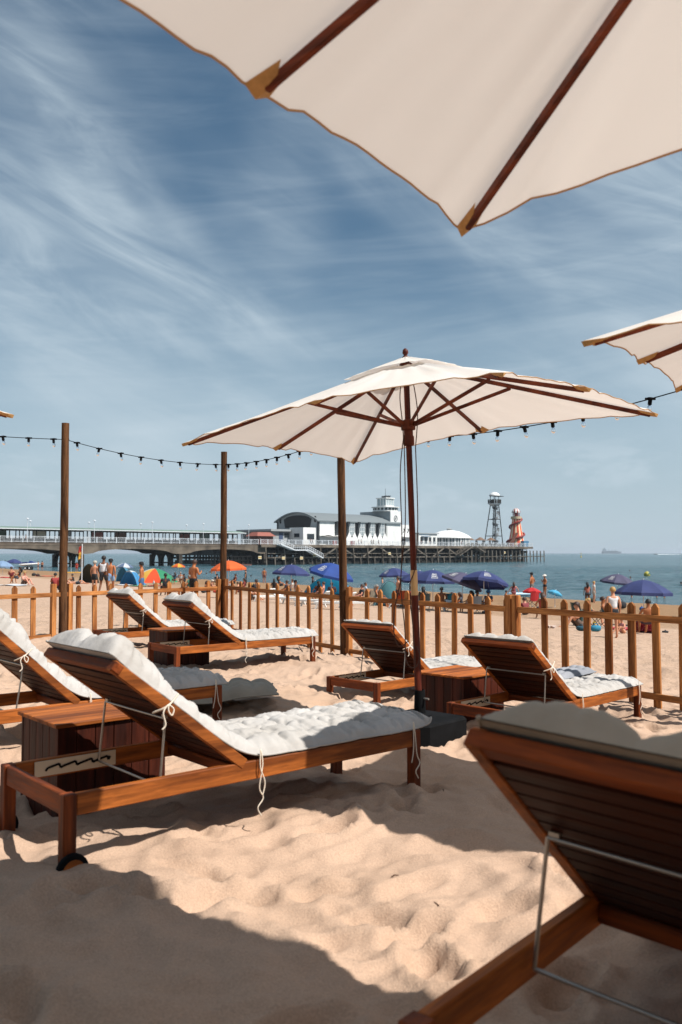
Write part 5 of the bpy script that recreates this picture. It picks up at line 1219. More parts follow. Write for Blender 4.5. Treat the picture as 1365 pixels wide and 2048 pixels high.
CROWD = [(24, 1146, 'chair', 'fair', 'brown', '7d2c30', 'seated bather in dark red among the chairs at the far left'), (38, 1147, 'chair', 'tan', 'black', '1e2024', 'seated bather in black at far left, right of the one in dark red'), (47, 1150, 'sit', 'pink', 'blond', 'b8b4ae', 'bather in pale top sitting at far left behind the red towel'),
 (112, 1154, 'sit', 'tan', 'black', '8f2f2c', 'bather in red sitting low, left of the dark post'), (124, 1142, 'chair', 'fair', 'brown', '2f5f58', 'seated bather in teal half hidden by the dark post'), (148, 1151, 'sit', 'tan', 'black', '20242c', 'bather in dark clothes sitting right of the dark post'),
 (338, 1147, 'sit', 'tan', 'black', '1b1c1f', 'bather in black sitting right of the rainbow parasol, front row'), (350, 1143, 'chair', 'fair', 'brown', '30576e', 'seated bather in blue between rainbow parasol and phone man'), (362, 1142, 'chair', 'tan', 'grey', 'c4c0ba', 'grey-haired bather in pale shirt left of the phone man'), (371, 1146, 'sit', 'brown', 'black', '252a30', 'dark bather sitting just left of the phone man'),
 (412, 1160, 'sit', 'tan', 'brown', '6b3a34', 'bather in brown sitting left of the second round post'), (434, 1146, 'chair', 'fair', 'black', '17181a', 'seated bather in black under the orange parasol, left side'), (463, 1158, 'sit', 'pink', 'brown', 'b9b2a8', 'bather in pale top sitting right of the second round post'), (487, 1160, 'chair', 'tan', 'black', '803034', 'seated bather in red top left of the stooping man'),
 (501, 1163, 'sit', 'fair', 'blond', 'd0ccc6', 'fair bather in white sitting in front of the wetsuit'), (512, 1158, 'chair', 'tan', 'brown', '26292e', 'seated bather in dark grey, left of the stooping man'), (549, 1155, 'chair', 'brown', 'black', '16171a', 'seated bather in black right of the stooping man'), (572, 1160, 'chair', 'tan', 'brown', '35485e', 'seated bather in navy top beneath the left navy parasol'),
 (594, 1158, 'chair', 'fair', 'brown', 'c9c5bf', 'seated bather in white, right side beneath the left navy parasol'), (636, 1160, 'chair', 'tan', 'black', '4a2a2c', 'seated bather in plum top under the big blue parasol, left side'), (700, 1170, 'sit', 'fair', 'brown', '2f3a55', 'bather sitting in the mouth of the bright cyan tent'), (722, 1168, 'chair', 'pink', 'brown', '1d2126', 'seated bather in black just right of the cyan tent'),
 (757, 1168, 'chair', 'tan', 'grey', '3b3c40', 'seated bather in grey behind the turquoise shelter'), (822, 1172, 'chair', 'tan', 'brown', 'a03a28', 'seated bather in rust top left of the parasol pole'), (905, 1182, 'sit', 'fair', 'brown', '50565e', 'bather in grey sitting right of the teal towel'), (940, 1186, 'chair', 'tan', 'black', '22262a', 'seated bather in black under the right navy parasol'),
 (958, 1182, 'chair', 'brown', 'black', '5a4a40', 'seated bather in brown under the right navy parasol'), (1052, 1192, 'sit', 'pink', 'brown', '7a3236', 'bather lying back beside the red parasol'), (1084, 1190, 'chair', 'tan', 'brown', '9c3b36', 'seated bather in red by the low red chair'), (1160, 1206, 'sit', 'fair', 'brown', '2c4a48', 'child in teal sitting by the dark green chair'), (1211, 1208, 'chair', 'tan', 'brown', '334a52', 'seated bather in blue-grey beside the boy in the vest')]
for i_, (px, top_, ps, sk, hr_, cl_, lb) in enumerate(CROWD):
    P_(px, top_, ps, (AWAY, LEFT+.3, RIGHT-.4, AWAY+.5)[i_ % 4], lb, h=1.62+.04*(i_ % 5), skin=sk, hair=hr_, longh=(i_ % 3 == 1), female=(i_ % 3 == 1), top=(('vest', 'shirt')[i_ % 2], cl_), bottom=('shorts', ('22262c', '3c4450', '5b4a40')[i_ % 3]))

# swimmers: whole figures standing in the sea, the water hides all below the shoulders
def swimmer(i, px, py, skin, hair, label, h=.30, face=AWAY):
    Y = (EYE-(SEA+h))*F/(py-HOR); x = (px-PX)/F*Y
    person(label, x, Y, SEA+h-1.76, 'wade', face, 1.75, skin=skin, hair=hair, bottom=('shorts', '26303a'), group='swimmers in the sea')
for i, a in enumerate([(1240, 1154, 'tan', 'black', 'swimmer just above the right pair of navy parasols'), (1260, 1152, 'tan', 'brown', 'swimmer with shoulders out, right of the parasol tips'), (1259, 1139, 'brown', 'black', 'farthest swimmer at right, only a dark head'),
    (1361, 1163, 'tan', 'black', 'dark swimmer cut by the right edge'), (1312, 1186, 'tan', 'black', 'swimmer seen below the right navy parasol, left of its edge'), (1327, 1187, 'tan', 'brown', 'swimmer seen below the right navy parasol, nearest its right edge'), (1262, 1186, 'fair', 'brown', 'swimmer between the two right parasols'),
    (102, 1120, 'tan', 'black', 'swimmer right of the jet ski'), (109, 1121, 'tan', 'brown', 'second swimmer right of the jet ski'), (237, 1121, 'tan', 'black', 'swimmer under the second pier arch, leftmost'), (243, 1121, 'fair', 'brown', 'swimmer under the second pier arch, rightmost'),
    (60, 1119, 'tan', 'black', 'swimmer behind the jet ski'), (414, 1145, 'fair', 'brown', 'swimmer left of the orange parasol'), (503, 1149, 'brown', 'black', 'dark head floating right of the wetsuit'),
    (752, 1136, 'brown', 'black', 'tiny swimmer left of the parasol cords, leftmost'), (767, 1138, 'brown', 'black', 'tiny swimmer near the parasol cords'), (803, 1139, 'tan', 'black', 'tiny swimmer just left of the parasol pole')]): swimmer(i, *a)
swimmer(20, 424, 1137, 'tan', 'brown', 'bare-shouldered bather waist deep left of the orange parasol', .75); swimmer(21, 432, 1139, 'tan', 'brown', 'second bather waist deep left of the orange parasol', .7, LEFT)
swimmer(22, 765, 1154, 'fair', 'brown', 'bather crouching in the shallows left of the navy parasol', .6, LEFT); swimmer(23, 488, 1123, 'pink', 'brown', 'distant bather raising out of the water right of the orange parasol', .9)
# people on the pier
def pier_person(i, px, o, skin, top, bottom, label, kind='walk', face=0):
    p = pier_loc(pt_px(px), o, DZ); person(label, p[0], p[1], p[2], kind, face, 1.75, skin=skin, hair='black', top=('shirt', top), bottom=('trousers', bottom), group='people on the pier')
for i, a in enumerate([(65, 3, 'tan', '1f2226', '1f2226', 'dark figure sitting in the left pier shelter'), (215, 3, 'tan', '26282c', '26282c', 'dark figure standing at the gap between the pier shelters'), (486, 3, 'fair', 'd6d2cc', 'a6a19a', 'pale-dressed walker on the pier under the lamp'),
    (624, .5, 'tan', 'c9a0a0', '8a8f9a', 'pale pink walker on the pier before the theatre, left one'), (629, .7, 'tan', 'b8b3b0', '5c6470', 'pale walker on the pier before the theatre, right one'), (726, .6, 'fair', 'cfc8bf', '7f8f9f', 'walker in light clothes below the zigzag front'), (721, .6, 'pink', 'b58a80', '9a9aa0', 'short walker below the zigzag front'),
    (746, .6, 'tan', '33384a', '24262e', 'dark walker below the zigzag front, left of a pair'), (750, .6, 'tan', '5a4a4a', '24262e', 'dark walker below the zigzag front, right of a pair'), (845, .5, 'tan', '8f4a3a', '33383f', 'walker in red by the white hall'), (862, .5, 'fair', 'b0703f', '8f9094', 'walker in orange by the white hall'),
    (523, .5, 'tan', 'd3d0ca', '5c6470', 'walker beside the red roofed kiosk'), (925, .3, 'tan', 'a53a30', '2a2c30', 'walker in red by the domed pavilion'), (760, .5, 'tan', '6e7a86', '30343c', 'grey-dressed walker right of the dark pair')]): pier_person(i, *a, face=PANG-PI/2)
# ------------------------------------------------------------------ small beach parasols, tents, chairs, gear
M_navy = mat('navy_parasol_cloth', '2f3a6b', .8, 0, '2a3460', 2, trans=.12); M_blue = mat('blue_parasol_cloth', '24458c', .8, 0, '203d7d', 2, trans=.15)
M_faded = mat('faded_navy_cloth', '4d4a63', .8, 0, '444159', 2, trans=.12); M_valw = mat('parasol_white_pole', 'd5d6d8', .5)
def beach_parasol(label, px, top, h, r, mats, tilt=(0, 0), rz=0, logo=False, group=None, stick=True, drop=.36, pos=None):
    p = pos or at_top(px, top, h); t = thing('beach_parasol', label, 'beach parasol', p, rz, group)
    Tm = Matrix.Rotation(tilt[0], 3, 'Y') @ Matrix.Rotation(tilt[1], 3, 'X'); n = 8; hz = h-drop*r*1.25
    J = Vector((0, 0, hz))
    def surf(k, s, q):
        a0_, a1_ = 2*PI*k/n, 2*PI*(k+1)/n; rr_ = r*s; v = (Vector((math.cos(a0_), math.sin(a0_), 0))*(1-q)+Vector((math.cos(a1_), math.sin(a1_), 0))*q)*rr_
        pull = 1-.05*4*q*(1-q)*s*s; v *= pull; v.z = drop*r*1.25*(1-s**1.7); return J+Tm @ v
    ms = mats if isinstance(mats, list) else [mats]
    for mi, mm in enumerate(ms):
        b = MB()
        for k in range(n):
            if k % len(ms) == mi:
                b.grid(6, 6, lambda i, j, k=k: surf(k, i, j)); b.grid(1, 6, lambda i, j, k=k: surf(k, 1, j)+Tm @ Vector((0, 0, -.11*i*r)))
        b.obj('canopy' if len(ms) == 1 else 'canopy_panels', mm, t)
    if stick: MB().tube([(0, 0, -.3), J, J+Tm @ Vector((0, 0, drop*r*1.25+.06))], .018, 6).obj('pole', M_valw, t)
    b = MB()
    for k in range(n): b.tube([surf(k, s_, 0)-Vector((0, 0, .02)) for s_ in (.05, .5, 1.0)], .006, 4)
    b.obj('ribs', M_valw, t)
    if logo:   # small white print: a framed two-line mark on one panel
        k = logo-1; b = MB(); u = lambda s_, q_: surf(k, s_, q_)+Tm @ Vector((0, 0, .012))
        def quad(s0, s1, q0, q1):
            b.grid(2, 3, lambda i, j: u(s0+(s1-s0)*i, q0+(q1-q0)*j))
        quad(.52, .535, .28, .72); quad(.83, .845, .30, .70); quad(.52, .84, .28, .30); quad(.52, .84, .70, .72)
        for li, (s0, s1, ws) in enumerate(((.58, .66, (3,)), (.70, .78, (4,)))):
            m_ = 4 if li == 0 else 5; w_ = .34/m_
            for c_ in range(m_):
                q0 = .33+c_*w_; quad(s0, s1, q0, q0+w_*.22); quad(s0, s0+.02, q0, q0+w_*.7)
                if (c_+li) % 2: quad(s1-.02, s1, q0, q0+w_*.7)
                else: quad(s0, s1, q0+w_*.5, q0+w_*.7)
        b.obj('printed_mark', M_white, t)
    return t
NG = 'navy blue printed beach parasols'
beach_parasol('navy printed beach parasol furthest left of the row, by the stooping man', 583, 1129, 2.15, 1.15, M_navy, (.06, .0), .3, 5, NG)
beach_parasol('largest bright blue beach parasol, partly hidden by the third round post', 663, 1126, 2.2, 1.25, M_blue, (.15, .2), .5, 5, NG)
beach_parasol('navy printed beach parasol seen through the hanging cords', 789, 1136, 2.1, 1.05, M_navy, (-.03, 0), .2, 5, NG)
beach_parasol('navy beach parasol mostly hidden behind the light pole joint', 840, 1142, 2.05, 1.15, M_navy, (0, .05), .6, False, NG)
beach_parasol('navy printed beach parasol just right of the pole joint', 866, 1141, 2.15, 1.22, M_navy, (.03, .04), .39, 6, NG)
beach_parasol('faded beach parasol tilted behind the navy one right of centre', 925, 1148, 2.05, 1.15, M_faded, (.35, .1), .2, 5, NG)
beach_parasol('navy printed beach parasol tilted right, with dark inside showing', 968, 1147, 2.15, 1.25, M_navy, (.22, -.12), .39, 6, NG)
beach_parasol('faded navy beach parasol left of the right-hand pair', 1236, 1158, 2.05, 1.25, M_faded, (.08, .08), .3, 5, NG)
beach_parasol('navy beach parasol right of the right-hand pair, over the shallows', 1287, 1163, 1.95, 1.15, M_navy, (.03, .0), .39, False, NG)
beach_parasol('dark navy beach parasol beside the jet ski at far left', 29, 1118, 2.1, 1.4, M_navy, (.05, 0), .3, False, NG)
def fm(n_, c): return mat('cloth_panel_'+n_, c, .8, 0, tuple(k*.88 for k in lin(c)[:3]), 3, trans=.25)
beach_parasol('pale blue beach parasol cut by the left edge', 6, 1123, 2.0, 1.5, fm('paleblue', '7f9bbb'), (.1, 0), .2)
beach_parasol('orange beach parasol crossed by the second round post', 458, 1121, 2.1, .98, fm('orange', 'd9642c'), (-.04, 0), .2)
beach_parasol('small orange and yellow beach parasol near the water', 357, 1127, 2.0, .75, [fm('yellow', 'dca83a'), fm('orange2', 'd4602c')], (0, 0), .1)
beach_parasol('blue and white striped beach parasol behind the blue tent', 250, 1126, 2.0, .95, [fm('whiteblue', 'c9ced6'), fm('slate', '5f7390')], (.05, 0), .1)
beach_parasol('bright red beach parasol in front of the man with hands on hips', 1064, 1175, 1.15, .55, fm('red', 'c5262b'), (.05, -.1), .2, stick=True)
beach_parasol('cyan beach parasol tilted to the right behind a picket', 1110, 1180, 1.0, .45, fm('cyan', '4fa9cf'), (.35, 0), .3)
RB = []
def rainbow():
    p = ground_hit(309, 1165); p.z = zg(p.x, p.y); k = p.y/F; w, h = 100*k/2, 28*k
    c = [fm(n_, q_) for n_, q_ in (('raingreen', '2e8a62'), ('rainblue', '3a6fa0'), ('rainyellow', 'e0b04a'), ('rainwhite', 'd8d4c8'), ('rainwhite', 'd8d4c8'), ('rainyellow', 'e0b04a'), ('rainorange', 'dc4f22'), ('raingreen', '2e8a62'))]
    return beach_parasol('rainbow beach parasol lying on its side, orange, yellow and green', 0, 0, h, w, c, (.10, .10), -.25, stick=False, drop=h/(1.25*w), pos=p)
rainbow()
def tent(label, px, top, w, d, h, mats, rz=0, pos=None):
    p = pos or at_top(px, top, h); t = thing('beach_tent', label, 'beach tent', p, rz)
    def f(a, s): # dome: a across 0..1, s from front to back
        x = -w/2+w*a; z = h*math.sin(PI*a)**.75*(math.cos(s*PI/2)**.8 if s > 0 else 1); return Vector((x*(1-.25*max(0, s)), d*(s-.3), max(0, z)))
    for mi, mm in enumerate(mats):
        b = MB(); n = 16; a0_, a1_ = mi/len(mats), (mi+1)/len(mats)
        b.grid(10, 12, lambda i, j: f(a0_+(a1_-a0_)*i, j)); b.grid(10, 2, lambda i, j: f(a0_+(a1_-a0_)*i, -.28*j))
        b.obj('tent_cloth' if len(mats) == 1 else 'tent_panel', mm, t)
    MB().add([(-w/2, -.4*d, .01), (w/2, -.4*d, .01), (w/2*.75, d*.7, .01), (-w/2*.75, d*.7, .01), (-w/2, -.4*d, .03), (w/2, -.4*d, .03), (w/2*.75, d*.7, .03), (-w/2*.75, d*.7, .03)], [(3,2,1,0), (4,5,6,7), (0,1,5,4), (1,2,6,5), (2,3,7,6), (3,0,4,7)]).obj('groundsheet', mat('groundsheet', '3a3c40', .8), t)
    b = MB(); b.tube([f(i/14, -.28) for i in range(15)], .014, 5); b.tube([f(i/14, .0)+Vector((0, 0, .01)) for i in range(15)], .014, 5); b.obj('tent_pole', M_dgrey, t)
    return t
def fit_px(x0, x1, top, bottom):
    p = ground_hit((x0+x1)/2, bottom); p.z = zg(p.x, p.y); k = p.y/F; return p, (x1-x0)*k, (bottom-top)*k
def px_tent(label, x0, x1, top, bottom, mats, rz=0, d=.75):
    p, w, h = fit_px(x0, x1, top, bottom); return tent(label, 0, 0, w, w*d, h, mats, rz, pos=p)
px_tent('olive green dome tent beside the man in the cap', 158, 198, 1128, 1166, [mat('tent_olive', '4a4630', .8, trans=.1)], .25)
px_tent('blue pop-up tent behind the rainbow parasol, left one', 237, 268, 1135, 1163, [mat('tent_steelblue', '4c89a6', .7, trans=.2)], -.3)
px_tent('white and blue panelled pop-up tent left of the rainbow parasol', 247, 289, 1141, 1170, [mat('tent_blue', '3c86b8', .7, trans=.2), mat('tent_white', 'c9d3da', .7, trans=.2), mat('tent_blue', '3c86b8')], -.4)
px_tent('bright cyan dome tent behind the third round post', 610, 714, 1153, 1190, [mat('tent_cyan', '2f9fc6', .7, 0, '2a92b8', 1, trans=.3)], -.15, .5)
px_tent('pale turquoise pop-up shelter seen through the hanging cords', 744, 803, 1162, 1212, [mat('tent_turquoise', '7fb6bd', .8, 0, '74a9b0', 2, trans=.3)], .2)
px_tent('red patterned pop-up tent behind the right pickets', 1262, 1312, 1228, 1266, [mat('tent_red_pattern', '8f1f28', .8, 0, 'c4707a', 22, trans=.15, lo=.56, hi=.6)], -.2)
def sunbed(label, px, top, rz, back=.75):
    p = ground_hit(px, top); p.z = zg(p.x, p.y); t = thing('plastic_sunbed', label, 'sunbed', p, rz, 'white plastic sunbeds by the parasols')
    b = MB(); b.span((-.9, -.32, .26), (.45, -.27, .34)); b.span((-.9, .27, .26), (.45, .32, .34)); b.span((-.9, -.27, .26), (-.84, .27, .34)); b.obj('frame', M_white, t)
    b = MB()
    for i in range(9): b.span((-.82+i*.14, -.27, .30), (-.73+i*.14, .27, .325))
    b.obj('slats', M_white, t)
    b = MB(); q0, q1 = Vector((.42, 0, .30)), Vector((.42+.55*math.cos(back), 0, .30+.62*math.sin(back)))
    for y in (-.29, .29): b.beam(q0+Vector((0, y, 0)), q1+Vector((0, y, 0)), .05, .05)
    b.tube([q1+Vector((0, -.31, 0)), q1+Vector((0, .31, 0))], .03, 6)
    for i in range(5): c_ = q0.lerp(q1, .12+i*.18); b.beam(c_+Vector((0, -.27, 0)), c_+Vector((0, .27, 0)), .08, .02, (-.7, 0, .7))
    b.obj('backrest', M_white, t)
    for x in (-.75, .35):
        for y in (-.29, .29): MB().beam((x, y, .28), (x+(.12 if x > 0 else -.10), y, -.02), .05, .07, (1, 0, 0)).obj('leg', M_white, t)
    return t
sunbed('white sunbed behind the pickets, under the left navy parasol', 575, 1208, 2.6)
sunbed('white sunbed left of the stooping man, low backrest', 543, 1204, .3, .4)
sunbed('white sunbed with raised back, left of the third round post', 628, 1214, -.5)
sunbed('white sunbed whose raised end touches the third round post', 672, 1219, -.25)
sunbed('white sunbed right of the third round post, low end showing', 715, 1218, .1, .3)
sunbed('white sunbed under the turquoise shelter by the cords', 812, 1218, .2, .3)
sunbed('white sunbed under the navy parasol right of the pole joint', 868, 1222, .5, .35)
def camp_chair(label, px, top, rz, col, towel=None):
    p = ground_hit(px, top); p.z = zg(p.x, p.y); t = thing('camping_chair', label, 'camping chair', p, rz, 'folding camping chairs on the beach')
    m1 = mat('chair_cloth_'+col, col, .85); b = MB()
    b.grid(4, 4, lambda i, j: Vector((-.26+.52*i, .22-.46*j, .42-.05*math.sin(PI*i)))); b.grid(4, 4, lambda i, j: Vector((-.26+.52*i, -.24-.10*j-.04*math.sin(PI*i), .42+.47*j))); b.obj('seat_cloth', m1, t)
    b = MB()
    for x in (-.28, .28): b.tube([(x, .26, 0), (x, -.28, .46)], .012, 5); b.tube([(x, -.26, 0), (x, .24, .62)], .012, 5); b.tube([(x, -.22, .36), (x, -.35, .90)], .012, 5); b.tube([(x, .24, .62), (x, -.28, .60)], .014, 5)
    for y in (.26, -.26): b.tube([(-.28, y, 0), (.28, y, .42)], .012, 5); b.tube([(.28, y, 0), (-.28, y, .42)], .012, 5)
    b.obj('folding_frame', M_dgrey, t)
    if towel:
        o = thing('draped_towel', towel[1], 'towel', p+Vector((0, 0, 0)), rz); MB().grid(6, 5, lambda i, j: Vector((-.30+.60*j, -.37+.05*math.sin(j*9)-.05*i, .93-.62*i))).grid(2, 5, lambda i, j: Vector((-.30+.60*j, -.37+.10*i, .935-.06*i))).obj('towel_cloth', mat('towel_'+towel[0], towel[0], .9, 0, tuple(k*.8 for k in lin(towel[0])[:3]), 8), o)
    return t
camp_chair('dark green camping chair holding the blond woman', 1166, 1252, -1.2, '1f3530')
camp_chair('dark camping chair behind the boy in the white vest', 1203, 1255, .7, '203a3a')
camp_chair('folding chair with dark frame right of the pole joint', 900, 1222, .1, '1d3134', ('2a7f8c', 'teal towel draped over a folding chair'))
camp_chair('folding chair hidden by an orange towel near the cords', 802, 1214, .2, '3a2a26', ('dd5a22', 'bright orange towel draped over a folding chair'))
camp_chair('folding chair with beige backrest left of the turquoise shelter', 748, 1211, .2, 'b8aa94')
camp_chair('low red folding chair under the red parasol', 1065, 1216, .3, 'b3262a')
camp_chair('folding chair holding the woman right of the pole joint', 847, 1224, .1, '1e2a2a')
camp_chair('silver framed folding chair under the right navy parasol', 948, 1228, .5, '4a4c50')

def towel(label, px, py, w, l, col, rz):
    p = ground_hit(px, py); t = thing('beach_towel', label, 'towel', (p.x, p.y, zg(p.x, p.y)+.05), rz)
    MB().grid(8, 6, lambda i, j: Vector((w*(i-.5), l*(j-.5), .03*math.sin(i*7+j*5)+.02))).grid(8, 6, lambda i, j: Vector((w*(.5-i), l*(j-.5), .03*math.sin((1-i)*7+j*5)-.015))).obj('cloth', mat('towel_'+col, col, .95, 0, tuple(k*.75 for k in lin(col)[:3]), 6), t)
    return t
for a in (('red towel spread at the far left of the beach', 12, 1156, 1.4, 3.0, 'b8382f', .4), ('white and grey towel lying left of the dark post', 30, 1172, 1.6, 1.6, 'c9ccd0', .2), ('orange towel with red stripe behind the dark post', 92, 1153, 2.4, 1.6, 'cf5a34', .1),
          ('green and white towel below the rainbow parasol', 276, 1173, 1.6, 1.0, '5f9a78', .3), ('white towel left of the rainbow parasol', 245, 1171, 1.8, 1.0, 'cdcfd2', .1), ('red towel right of the rainbow parasol', 308, 1173, 1.2, .9, 'a8403c', .6), ('pale towel left of the blond woman chair', 1102, 1257, .30, .22, 'cfb9ac', .5),
          ('pink towel under the child in pink', 1240, 1260, .9, .5, 'c04a50', .2), ('dark towel on the sand behind the middle parasols', 960, 1211, 1.2, .5, '3a3a40', .3)): towel(*a)
def bag(label, px, py, s, col, squash=.6):
    p = ground_hit(px, py); t = thing('beach_bag', label, 'bag', (p.x, p.y, zg(p.x, p.y)), random.uniform(0, 3), 'bags and clothes left on the sand')
    m1 = mat('bag_'+col, col, .85, 0, tuple(k*.7 for k in lin(col)[:3]), 9); b = MB(); n, m_ = 12, 8; vs = []
    for i in range(m_+1):
        for k in range(n):
            a, bb = PI*i/m_, 2*PI*k/n; r_ = s*(1+.18*mnoise.noise(Vector((math.cos(bb)*2, math.sin(bb)*2, i*.6+px)))); vs.append((r_*math.sin(a)**.6*math.cos(bb), r_*.7*math.sin(a)**.6*math.sin(bb), s*squash*(1+math.cos(a))))
    b.add(vs, [(i*n+k, (i+1)*n+k, (i+1)*n+(k+1) % n, i*n+(k+1) % n) for i in range(m_) for k in range(n)]); b.obj('bag_body', m1, t, smooth='all')
    MB().tube([(-s*.4, 0, s*squash*1.7), (-s*.2, 0, s*squash*2.5), (s*.2, 0, s*squash*2.5), (s*.4, 0, s*squash*1.7)], .015, 5).obj('handle', m1, t)
    return t
for a in (('black bag at left, beside an orange towel', 68, 1152, .32, '1c1d20'), ('second dark bag at left, right of the black one', 76, 1153, .28, '2e2622'), ('teal bag under the blond woman chair', 1163, 1262, .20, '1f4a58', .4), ('bright blue bag with yellow toy on the sand', 1192, 1263, .20, '2a7f9c', .5),
          ('small yellow toy by the bright blue bag', 1189, 1252, .09, 'd8b23a', .9), ('black sandals lying right of the red tent', 1331, 1266, .16, '17171a', .25), ('black rucksack on the sand right of the boy in the vest', 1243, 1218, .30, '1b1d22', .7), ('blue bag on the sand at right below the parasol', 1284, 1222, .18, '2f5f9c', .6),
          ('red ring float on the sand by the orange parasol', 434, 1186, .30, 'c9412a', .35), ('black bag on the sand left of the orange parasol', 408, 1186, .26, '232326', .5), ('dark bag beside the left camping chair group', 1124+62, 1205, .2, '26382f', .7), ('dark shoes on the sand by the child', 1025, 1203, .16, '2a2420', .4),
          ('grey bag behind the pickets right of the middle', 970, 1228, .22, '3a3c40', .35), ('white bottle standing in the sand by the green towel', 308, 1170, .12, 'c7c3bd', 1.6)): bag(*a)
# ball, lilo, jet ski, flag
def ball_(label, px, py, r, col, sea_=True):
    Y = (EYE-(SEA+r))*F/(py-HOR); t = thing('beach_ball', label, 'ball', ((px-PX)/F*Y, Y, SEA+r*.7)); MB().ball((0, 0, 0), r, 14, 9).obj('ball_skin', mat('ball_'+col, col, .5, 0, '2c5a3a', 2.5, lo=.5, hi=.52), t, smooth='all')
ball_('yellow and green ball floating off the right parasols', 1293, 1147, .42, 'b9a93a')
p = W(1040, 1173, 66); t = thing('inflatable_lilo', 'pale blue lilo floating beside the paddling girl', 'lilo', (p.x, 66, SEA+.12), .2); b = MB()
for k in range(4): b.tube([(-.75, -.3+k*.2, 0), (.75, -.3+k*.2, 0)], .10, 8)
b.obj('air_tubes', mat('lilo_blue', 'b5d3e2', .4), t)
p = at_top(60, 1122, 1.65); js = thing('jet_ski', 'white and blue jet ski parked on its trailer at the far left', 'jet ski', (p.x, p.y, p.z+.62), .1)
b = MB(); secs = [(-1.9, .35, .28, .42), (-1.5, .55, .12, .52), (-.5, .60, .06, .58), (.6, .56, .08, .66), (1.4, .34, .22, .70), (1.95, .05, .50, .66)]
vs = []
for x, w_, z0, z1 in secs: vs += [(x, -w_*.35, z0), (x, -w_, z0+(z1-z0)*.6), (x, -w_*.8, z1), (x, w_*.8, z1), (x, w_, z0+(z1-z0)*.6), (x, w_*.35, z0)]
b.add(vs, [(i*6+k, (i+1)*6+k, (i+1)*6+(k+1) % 6, i*6+(k+1) % 6) for i in range(5) for k in range(6)]+[(5,4,3,2,1,0), (30,31,32,33,34,35)]); b.obj('hull', M_white, js, bevel=.03)
MB().prism([(-1.7, .52), (-1.6, .78), (-.5, .88), (-.3, .70), (-.2, .60)], -.22, .22, Matrix.Rotation(PI/2, 3, 'X')).obj('seat', M_navy, js, bevel=.03)
b = MB().prism([(-.3, .62), (.0, 1.02), (.25, 1.05), (1.3, .74), (1.2, .66)], -.30, .30, Matrix.Rotation(PI/2, 3, 'X')); b.tube([(.05, -.42, 1.12), (.12, 0, 1.06), (.05, .42, 1.12)], .03, 6); b.obj('steering_cowl', M_blue, js, bevel=.02)
tr = thing('boat_trailer', 'dark two-wheeled trailer carrying the jet ski', 'trailer', (p.x, p.y, p.z), .1)
b = MB().span((-2.2, -.5, .48), (1.6, -.42, .58)); b.span((-2.2, .42, .48), (1.6, .5, .58)); b.beam((1.6, -.45, .53), (3.0, 0, .5), .08, .08); b.beam((1.6, .45, .53), (3.0, 0, .5), .08, .08); b.span((-2.2, -.5, .46), (-2.1, .5, .6)); b.span((-.3, -.8, .3), (-.2, .8, .42)); b.obj('trailer_frame', M_dgrey, tr)
for x in (-.6, .15):
    for y in (-.85, .85): w = MB().lathe([(.08, -.09), (.30, -.09), (.34, -.04), (.34, .04), (.30, .09), (.08, .09)], 18, (x, y, .32), Matrix.Rotation(PI/2, 3, 'X')).obj('wheel', M_black, tr); MB().lathe([(.02, -.1), (.16, -.1), (.16, .1), (.02, .1)], 12, (x, y, .32), Matrix.Rotation(PI/2, 3, 'X')).obj('rim', M_whr, w)
p = at_top(165, 1088, 3.6); fl = thing('flag_pole', 'thin white pole with a drooping red and yellow lifeguard flag', 'flag', p, 0)
MB().tube([(0, 0, -.3), (0, 0, 3.6)], .045, 6).obj('pole', M_whr, fl)
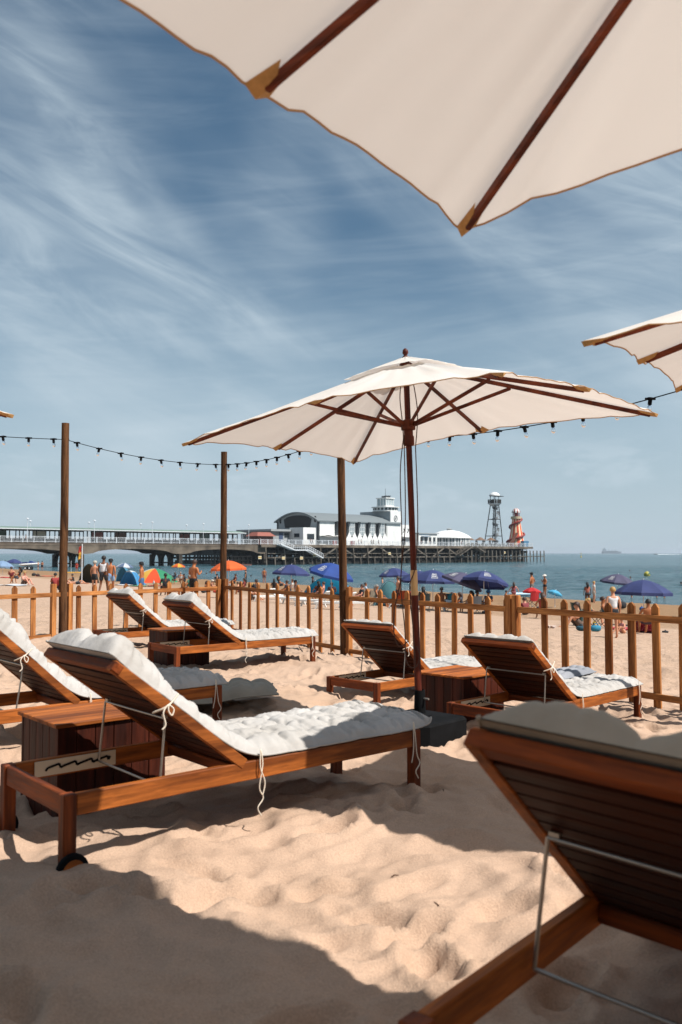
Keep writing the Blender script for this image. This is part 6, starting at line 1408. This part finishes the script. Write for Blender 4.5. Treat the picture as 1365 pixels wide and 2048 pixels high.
for nm, c_, z0, z1 in (('red_half', 'b3382a', 2.95, 3.5), ('yellow_half', 'd9a83c', 2.35, 2.95)): MB().grid(6, 4, lambda i, j: Vector((-.05-.30*i-.04*math.sin(j*6), .05*math.sin(i*7), z0+(z1-z0)*j-.25*i))).obj(nm, fm(nm, c_), fl)
for i, px in enumerate((117, 143)):
    p = at_top(px, 1119, 1.9); q = thing('marker_pole', ('thin pale marker pole just left of the dark post at the water' if i == 0 else 'thin pale marker pole just right of the dark post at the water'), 'pole', p); MB().tube([(0, 0, -.3), (0, 0, 1.9)], .03, 6).obj('shaft', M_whr, q)
p = at_top(148, 1141, .5); rbb = thing('rescue_board', 'yellow and blue rescue board lying by the lifeguard', 'board', p, .3)
MB().prism([(-1.6, 0), (-1.3, .28), (.8, .32), (1.5, .12), (1.7, 0), (1.5, -.12), (.8, -.32), (-1.3, -.28)], .15, .28).obj('board_body', mat('board_yellow2', 'd6a43a', .4), rbb, bevel=.03)
# twigs and bits on the near sand
rr = random.Random(21)
for i, (px, py, lb) in enumerate(((790, 1745, 'short brown stick on the lit sand, left of the near lounger'), (873, 1812, 'dark scrap on the lit sand below the stick'), (793, 1613, 'thin twig on the shaded sand in the middle'), (888, 1603, 'straight dark twig on the shaded sand, right one'))):
    p = ground_hit(px, py); z = float(sand_z(np.array([p.x]), np.array([p.y]))[0]); t = thing('twig', lb, 'twig', (p.x, p.y, z+.004), rr.uniform(0, 3)); b = MB().tube([(-.016, 0, 0), (0, .003, .003), (.017, -.002, .001)], [.002, .003, .0015], 6); b.obj('stem', mat('twig_brown', '4a3220', .9), t)

# air over the sea: far things fade a little
hz_ = MB().span((-29000, -400, -14), (29000, 39000, 34)).obj('haze', None)
hm = bpy.data.materials.new('haze'); hm.use_nodes = True; nn_ = hm.node_tree.nodes; nn_.remove(nn_['Principled BSDF'])
pvl = N(nn_, 'ShaderNodeVolumePrincipled'); pvl.inputs['Color'].default_value = (.80, .90, 1, 1); pvl.inputs['Density'].default_value = .00013; pvl.inputs['Anisotropy'].default_value = .2
hm.node_tree.links.new(pvl.outputs[0], nn_['Material Output'].inputs['Volume']); hz_.data.materials.clear(); hz_.data.materials.append(hm); hz_['kind'] = 'stuff'
